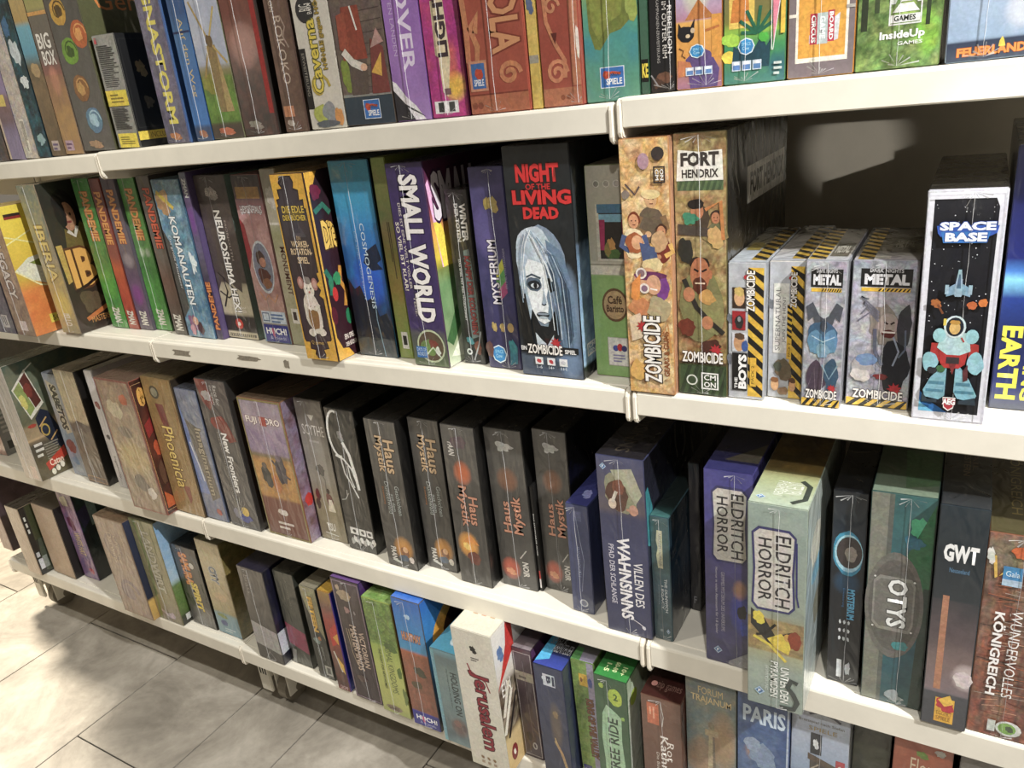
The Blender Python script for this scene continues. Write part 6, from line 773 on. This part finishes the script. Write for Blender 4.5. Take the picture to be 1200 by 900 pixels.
game(4,(418,815),(450,828),(386,675),'plum black villain game box with rounded lilac border and pale title','3c3032',[G((0,'3a2c30'),(.5,'3c3032'),(.8,'4a3c38'),(1,'5a4a58')),N(['3c3032','48393a','30262a'],2.2,.5,5),T('VICTORIAN',.62,.30,.82,.60,'c0a894',-90,'3a2420',.02),T('MASTERMINDS',.34,.26,.58,.64,'c8b09c',-90,'3a2420',.03),B(.4,.88,.3,.06,'a89478',5,.5),B(.2,.93,.1,.03,'b8a488',6,.5),B(.38,.76,.12,.035,'a07a78',7,.5),B(.65,.75,.05,.02,'8a8080',8,.5),L([(.2,.6),(.25,.4),(.35,.3)],.03,'a08c70'),L([(.28,.6),(.32,.45)],.03,'a08c70'),B(.4,.18,.25,.04,'5a4440',9,.6),frame(.02,.01,.98,.99,.04,'8a7484')],side=[G((0,'1c1418'),(.6,'2a1c2c'),(1,'4a2a68'))],top=[G((0,'6a4a88'),(1,'2c1a38')),B(.7,.1,.2,.05,'c09a40',4,.5)],lean=0,seam=.55,sidecol='1c1a68')
game(4,(450,830),(483,845),(424,698),'lime green game box with leafy canopy and thin dark italics','9aaa4c',[G((0,'9aa458'),(.08,'b0b45c'),(.4,'b4bc5c'),(.6,'9aae48'),(.68,'5a7428'),(.85,'6a8a3a'),(1,'7a9a4c')),N(['5a7428','7a9a3c','44601f','8aa850'],1.0,.85,5,rect=(0,.62,1,1)),B(.75,.62,.3,.05,'54702a',4,.5),B(.9,.4,.12,.07,'5a7428',6,.5),B(.95,.2,.1,.1,'6a7a34',7,.5),T('ANIMAL KINGDOMS',.50,.20,.72,.66,'54603a',-90),T('THE FIGHT FOR NEW HOMES',.24,.22,.34,.58,'4a5634',-90,None,.01),B(.45,.05,.35,.035,'8a7a60',5,.4),T('GAMES',.2,.035,.6,.06,'4a3a2a',0,bold=.02)],top=[G((0,'8aa858'),(1,'5a6a30')),N(['6a9a38','a0b878','4a6a24'],1.5,.7,4)],lean=.3,sidecol='6a4a28',seam=.45)
game(4,(486,846),(518,860),(457,698),'blue over rust game box with violet publisher strip at the foot','5a5a60',[G((0,'2a2890'),(.115,'302c98'),(.12,'7a4434'),(.3,'84503c'),(.5,'94583c'),(.6,'b0603a'),(.62,'3a90c0'),(.8,'2f80c4'),(1,'2a6ac0')),N(['7a4434','90583c','5a5038','a86044'],2.2,.6,5,rect=(0,.12,1,.6)),B(.6,.46,.3,.05,'44402c',4,.5),B(.4,.34,.3,.04,'5a4a30',6,.5),T('HUNTMAY',.16,.69,.86,.755,'c88a64',0,'6a3018',.04),B(.5,.88,.14,.03,'b0d4ec',5,.7),huch(.52,.055,.46,.05)],side=[G((0,'3a2c20'),(.4,'3a5a78'),(.6,'2f88c0'),(1,'2a6ac0')),E(.36,.65,.3,.22,'d89a28',24),E(.4,.65,.22,.16,'3a2010',24),E(.38,.52,.16,.1,'2f90c8',16)],top=[G((0,'2a6ac8'),(1,'1c4488')),R(.5,.1,.9,.2,'c8dcf0'),T('HUNTMAY',.1,.3,.9,.5,'8a9ac8',0)],lean=0,seam=.45)
game(4,(522,865),(555,880),(502,757),'pale turquoise game box with black condensed letters and dim figures','7a98a0',[G((0,'6a8a94'),(.1,'4a5a64'),(.3,'6a7c80'),(.5,'84a0a4'),(.8,'7a8c88'),(.93,'6a7a7c'),(1,'6ab0c8')),N(['7a98a0','6c8890','88a4a8'],2.5,.4,4),S(.65,.2,.3,.1,'7a5a54',.8),B(.6,.24,.16,.05,'8a6a64',5,.4),B(.8,.2,.1,.05,'6a5a5c',6,.4),T('HOLDING ON',.60,.34,.84,.80,'26363a',-90,None,.02),T('Das bewegte Leben des Billy Kerr',.46,.40,.52,.82,'3a4a4e',-90),R(0,0,.12,1,'7ab4c4')],top=[G((0,'58b0d0'),(1,'3a7a94')),E(.6,.12,.18,.06,'d8ecf4',12)],lean=0,seam=None)
game(4,(555,897),(603,913),(526,738),'cream game box jutting out with dark red calligraphic lettering','d0ccbe',[G((0,'c4bea8'),(.5,'d4d0c2'),(1,'ccc6b6')),N(['d0ccbe','c8c2b2','d8d4c8'],3,.5,4),B(.52,.88,.12,.035,'2a2826',4,.6),ticks(.42,.80,.64,.83,2,'5a5450'),T('Jerusalem',.30,.15,.80,.72,'8a2030',-90,'4a2028',.01),L([(.30,.77),(.36,.72),(.5,.70),(.72,.67),(.8,.6)],.035,'8a2030')]+[B(.32+.16*i,.075,.05,.016,'8a6a48',i+3,.5) for i in range(3)]+[R(.28+.16*i,.03,.36+.16*i,.05,'a8927c') for i in range(3)],
 side=xf(0.42,[G((0,'c8a86a'),(.25,'c8b07c'),(.3,'4a3828'),(.6,'3a2c24'),(.66,'c8c0b4'),(.8,'d0d0d0'),(1,'d8d4cc')),N(['2a2018','6a5440','c8b89c','3a2c20'],1.6,.7,5,rect=(0,.3,1,.62)),P([(0,.62),(.5,.8),(.5,1),(.36,1),(.3,.86),(.14,.72)],'c02820'),B(.16,.84,.1,.07,'5a7aa8',4,.5),T('EIN',.08,.55,.3,.64,'e8e4dc',0),L([(.02,.3),(.3,.55)],.03,'e0d8c8'),L([(.05,.42),(.25,.62)],.03,'d8d0c0'),L([(.1,.25),(.4,.5)],.02,'181010'),E(.18,.12,.08,.06,'7a1c20',14),B(.18,.12,.04,.03,'e0d8c8',4,.5)]),
 top=[G((0,'d4cebc'),(1,'c0b8a4'))]+[B(.3+.22*i,.25,.07,.03,'a87a44',i+3,.4) for i in range(3)]+[R(.24+.22*i,.14,.36+.22*i,.18,'b89878') for i in range(3)],film=False,lean=-.3,depth=.3,y=-.045)
game(4,(612,882),(638,893),(594,756),'dark plum game box with silver outline and beige band','4a3844',[G((0,'3c2c36'),(.3,'44323c'),(1,'5a4852')),N(['4a3844','56444e','3c2e38'],2.2,.5,4),frame(.03,.02,.97,.97,.035,'b8b0b0'),R(0,.72,1,.80,'b0a490'),ticks(.2,.74,.8,.78,1,'6a6054'),B(.35,.2,.2,.05,'2a1c20',5,.3),E(.62,.12,.13,.035,'b8b4b4',12),B(.62,.12,.08,.025,'4a3844',4,.4),L([(.5,.9),(.55,.4),(.6,.2)],.02,'8a7c84')],top=[G((0,'8a8084'),(.12,'4a3c44'),(1,'181418'))],side=[G((0,'3a2a34'),(.8,'5a2a5c'),(1,'5a3a64'))],lean=-.3,y=.009,h=.245,seam=None)
game(4,(640,905),(673,920),(624,780),'night blue game box with white letter badge and amber smoke','2c3450',[G((0,'24283c'),(.4,'2c3450'),(1,'384060')),N(['2c3450','343c5c','262c44'],2.5,.5,4),S(.6,.5,.2,.2,'6a5a48',.7),B(.62,.6,.12,.05,'8a7454',5,.6),L([(.5,.35),(.7,.25),(.85,.1)],.10,'a88a5c'),L([(.55,.33),(.5,.38)],.05,'b89868'),R(.3,.84,.72,.94,'c8d0dc'),E(.36,.90,.1,None,'c8d0dc',12),T('B',.42,.86,.58,.925,'2c3450',-90,None,.05),R(.62,.85,.7,.93,'2c3450'),T('F',.4,.03,.6,.07,'8ac0e0',0)],top=[G((0,'3a4aa8'),(.08,'30408c'),(.14,'141418'),(1,'101014')),P([(0,.02),(.4,.06),(.2,.3),(0,.3)],'4ab0e0'),T('ABENTEUER',.3,.12,.95,.2,'c8ccd4',0),T('SPIELE',.1,.18,.6,.24,'a0a4ac',0)],lean=-.2,h=.245,y=-.012,seam=None)
game(4,(684,907),(711,918),(663,770),'grass green game box with brown wooden lettering and lilac edge','6a8a40',[G((0,'7a9a40'),(.3,'8aac44'),(.6,'5a7a34'),(.8,'6a8a48'),(1,'7aa058')),N(['6a8a3c','8aac48','4a6a2c','a0b85c'],2,.7,5),P([(.62,0),(1,0),(1,1),(.7,1)],'9a94ac'),R(.62,.3,.9,.5,'a8a4b8'),T('KING OF THE VALLEY',.52,.18,.86,.70,'7a4a2c',-90,'3a2014',.05),R(.3,.80,.68,.9,'d8b028'),E(.4,.85,.06,.02,'8a5a18',10),B(.8,.84,.12,.05,'4a5a9a',5,.4),R(.05,.0,.45,.1,'3a3880'),T('HUCH!',.1,.03,.4,.07,'c8c8e8',0)],top=[G((0,'b0a8c8'),(.1,'7a7a78'),(.2,'3a3a34'),(1,'20201c')),P([(0,0),(.4,0),(.3,.1),(0,.1)],'5aa058')],lean=-1,h=.253,y=.014,seam=None)
game(4,(704,925),(742,940),(694,790),'dark green game box with pale winding road and upward black letters','3a5c3c',[G((0,'3a5c3c'),(1,'34543a')),N(['3a5c3c','44684a','305034'],2.5,.5,4),P([(.2,0),(.2,.3),(.14,.5),(.2,.7),(.34,.78),(.6,.74),(.8,.7),(.78,.5),(.84,.3),(.8,0)],'9ac09a'),T('FREE RIDE',.36,.21,.68,.68,'2a4030',90,None,.02),B(.64,.86,.24,.075,'a8c034',4,.15),T('2',.58,.835,.72,.89,'3a5a24',0,None,.03),B(.22,.93,.09,.025,'98b840',5,.3),B(.85,.7,.08,.02,'8ab048',6,.4)],side=[G((0,'a8b8a0'),(.5,'c8ccc0'),(.8,'c0ccb0'),(1,'7aa85a')),N(['c0c8b8','a8b8a0','d8d8d0'],3,.5,4),E(.1,.82,.06,.06,'a8c038',12),B(.3,.4,.1,.08,'7a9a70',5,.5)],top=[G((0,'2f8a3c'),(1,'1c5a28')),T('1-5',.2,.05,.35,.13,'d8e8a8',-90,None,.03),T('60-80',.45,.06,.6,.16,'d8e8a8',-90,None,.03),T('10+',.7,.05,.85,.13,'d8e8a8',-90,None,.03)],lean=.5,h=.252,y=-.003,depth=.24)
game(4,(757,925),(802,939),(748,815),'brown game box with white handwritten lettering and orange tag','6a4838',[G((0,'5a3a2c'),(.6,'6a4838'),(1,'7a5644')),N(['6a4838','765444','5c3e30'],2.5,.5,4),R(.14,.78,.44,.95,'c86a44'),ticks(.2,.82,.38,.92,2,'e0a080',90),T('Rot',.62,.50,.80,.66,'e8e0d8',-90),T('Kathrina',.46,.26,.66,.70,'e8e0d8',-90,None,.01),T('Die Bücher der Zarin',.34,.15,.42,.55,'d8ccc0',-90),L([(.5,.96),(.56,.86),(.52,.78)],.02,'c8c0b8')],top=[G((0,'3a1814'),(.2,'34120f'),(1,'1c0a08')),T('zip games',.28,.05,.9,.12,'7a5a50',0),E(.2,.09,.08,.02,'c88a80',10)],side=[G((0,'3a2018'),(.5,'4a2a20'),(1,'6a3c2c'))],y=-.005,h=.245,lean=0,seam=.5)
game(4,(806,925),(862,945),(799,795),'dusky painted game box with stone column and gold capitals','7a8078',[G((0,'6a7478'),(.5,'6a8084'),(.72,'6a8488'),(.8,'7a8078'),(.9,'6a6a60'),(1,'5a5a54')),N(['6a7c80','84908c','587074','a09478'],2.5,.6,5),S(.75,.6,.3,.2,'b08a5c',.7),S(.3,.45,.3,.15,'b8824a',.5),P([(.42,.2),(.62,.2),(.58,.62),(.46,.62)],'b0a080'),P([(.54,.2),(.62,.2),(.58,.62),(.54,.62)],'7a7060'),R(.38,.62,.66,.66,'a89878'),B(.52,.69,.08,.03,'8a8068',4,.3),T('FORUM',.25,.885,.75,.93,'c8b07c',0),T('TRAJANUM',.10,.82,.92,.875,'d0b884',0,None,.01)],y=.012,h=.298,lean=.3,seam=None,film=False)
game(4,(864,945),(922,962),(858,812),'night blue game box with cloudy tower and white brush lettering','2c4a80',[G((0,'24406c'),(.5,'3a5a88'),(.7,'2f5490'),(1,'24407c')),N(['2c4a80','4a6a98','24406c','6a84a8'],2.2,.6,5),B(.5,.6,.35,.10,'7a90b0',4,.4),B(.3,.66,.2,.06,'8a9cb8',5,.4),S(.3,.62,.15,.06,'b08a6c',.7),T('PARIS',.10,.80,.93,.905,'c8dcf0',0,None,.03),R(.96,0,1,1,'a8b8d0')],y=.012,h=.298,lean=.2,seam=None)
game(4,(924,962),(988,982),(919,838),'light grey blue game box with half timbered hall and white lion shield','a8b0bc',[G((0,'5a5048'),(.4,'6a625c'),(.6,'8aa0bc'),(.75,'a8b4c8'),(1,'c0c4cc')),N(['a0aec4','b8c0cc','8a9cb8'],3,.4,5,rect=(0,.58,1,1)),P([(.3,.7),(1,.64),(1,.6),(.3,.66)],'5a4c40'),P([(.34,.66),(1,.60),(1,0),(.34,0)],'4a4440'),P([(.44,.58),(.9,.55),(.9,0),(.44,0)],'202a2c'),L([(.36,.6),(.5,.64)],.03,'a89a88'),R(.34,.70,.54,.83,'2c3038'),B(.44,.765,.07,.04,'d8dce0',4,.5),R(.80,.60,.96,.70,'b04048'),B(.88,.65,.05,.03,'e0d0d0',5,.5),L([(.3,.94),(.5,.965),(.72,.95),(.85,.93)],.05,'3a3c50'),T('Brettspiel nach Stefan',.12,.885,.92,.905,'6a6048',0),T('SPIELE',.3,.845,.8,.87,'a08a50',0)],y=.018,h=.298,lean=0,seam=.52)
game(4,(992,985),(1033,998),(987,862),'dull olive game box deep under the shelf lip','3c402c',[G((0,'30342a'),(.8,'44482f'),(1,'4a4c38')),N(['3c402c','4a4e38','30342a'],2.5,.5,4)],y=.06,h=.285,lean=0,seam=None,topcol='34382c')
game(4,(1036,1000),(1100,1022),(1031,878),'coral red game box with small green flourish, under the shelf lip','b05a40',[G((0,'a04a38'),(1,'c06848')),N(['b05a40','c06c4c','a04c38'],2.5,.4,4),B(.5,.93,.15,.03,'7a9a3a',4,.5),B(.8,.97,.12,.03,'d0ccc8',5,.6),T('Flora',.3,.8,.8,.9,'f0d8b8',0)],y=.03,h=.272,lean=0,seam=None,topcol='5a1c14')
game(4,(1108,1022),(1170,1040),(1104,886),'grey game box at the end of the bottom row beneath autumn forest box','7a7672',[G((0,'6a6662'),(1,'847f7a')),N(['7a7672','8a8682','6a6662'],2,.5,4)],y=.02,h=.298,lean=0,seam=None)
game(4,(12,660),(23,664),(-28,560),'tall faded pink booklet leaning at the end of the bottom shelf','a88a84',[G((0,'a88a80'),(1,'b89a98')),N(['a88a84','b89c94'],3,.4,4)],side=[G((0,'3a2c30'),(.7,'4a3a44'),(1,'5a4650')),N(['4a3a44','2c2226'],3,.5,3)],y=.03,h=.285,lean=0,seam=None,depth=.26,topcol='6a5a58')
solve()
for g in GAMES: build_game(g)
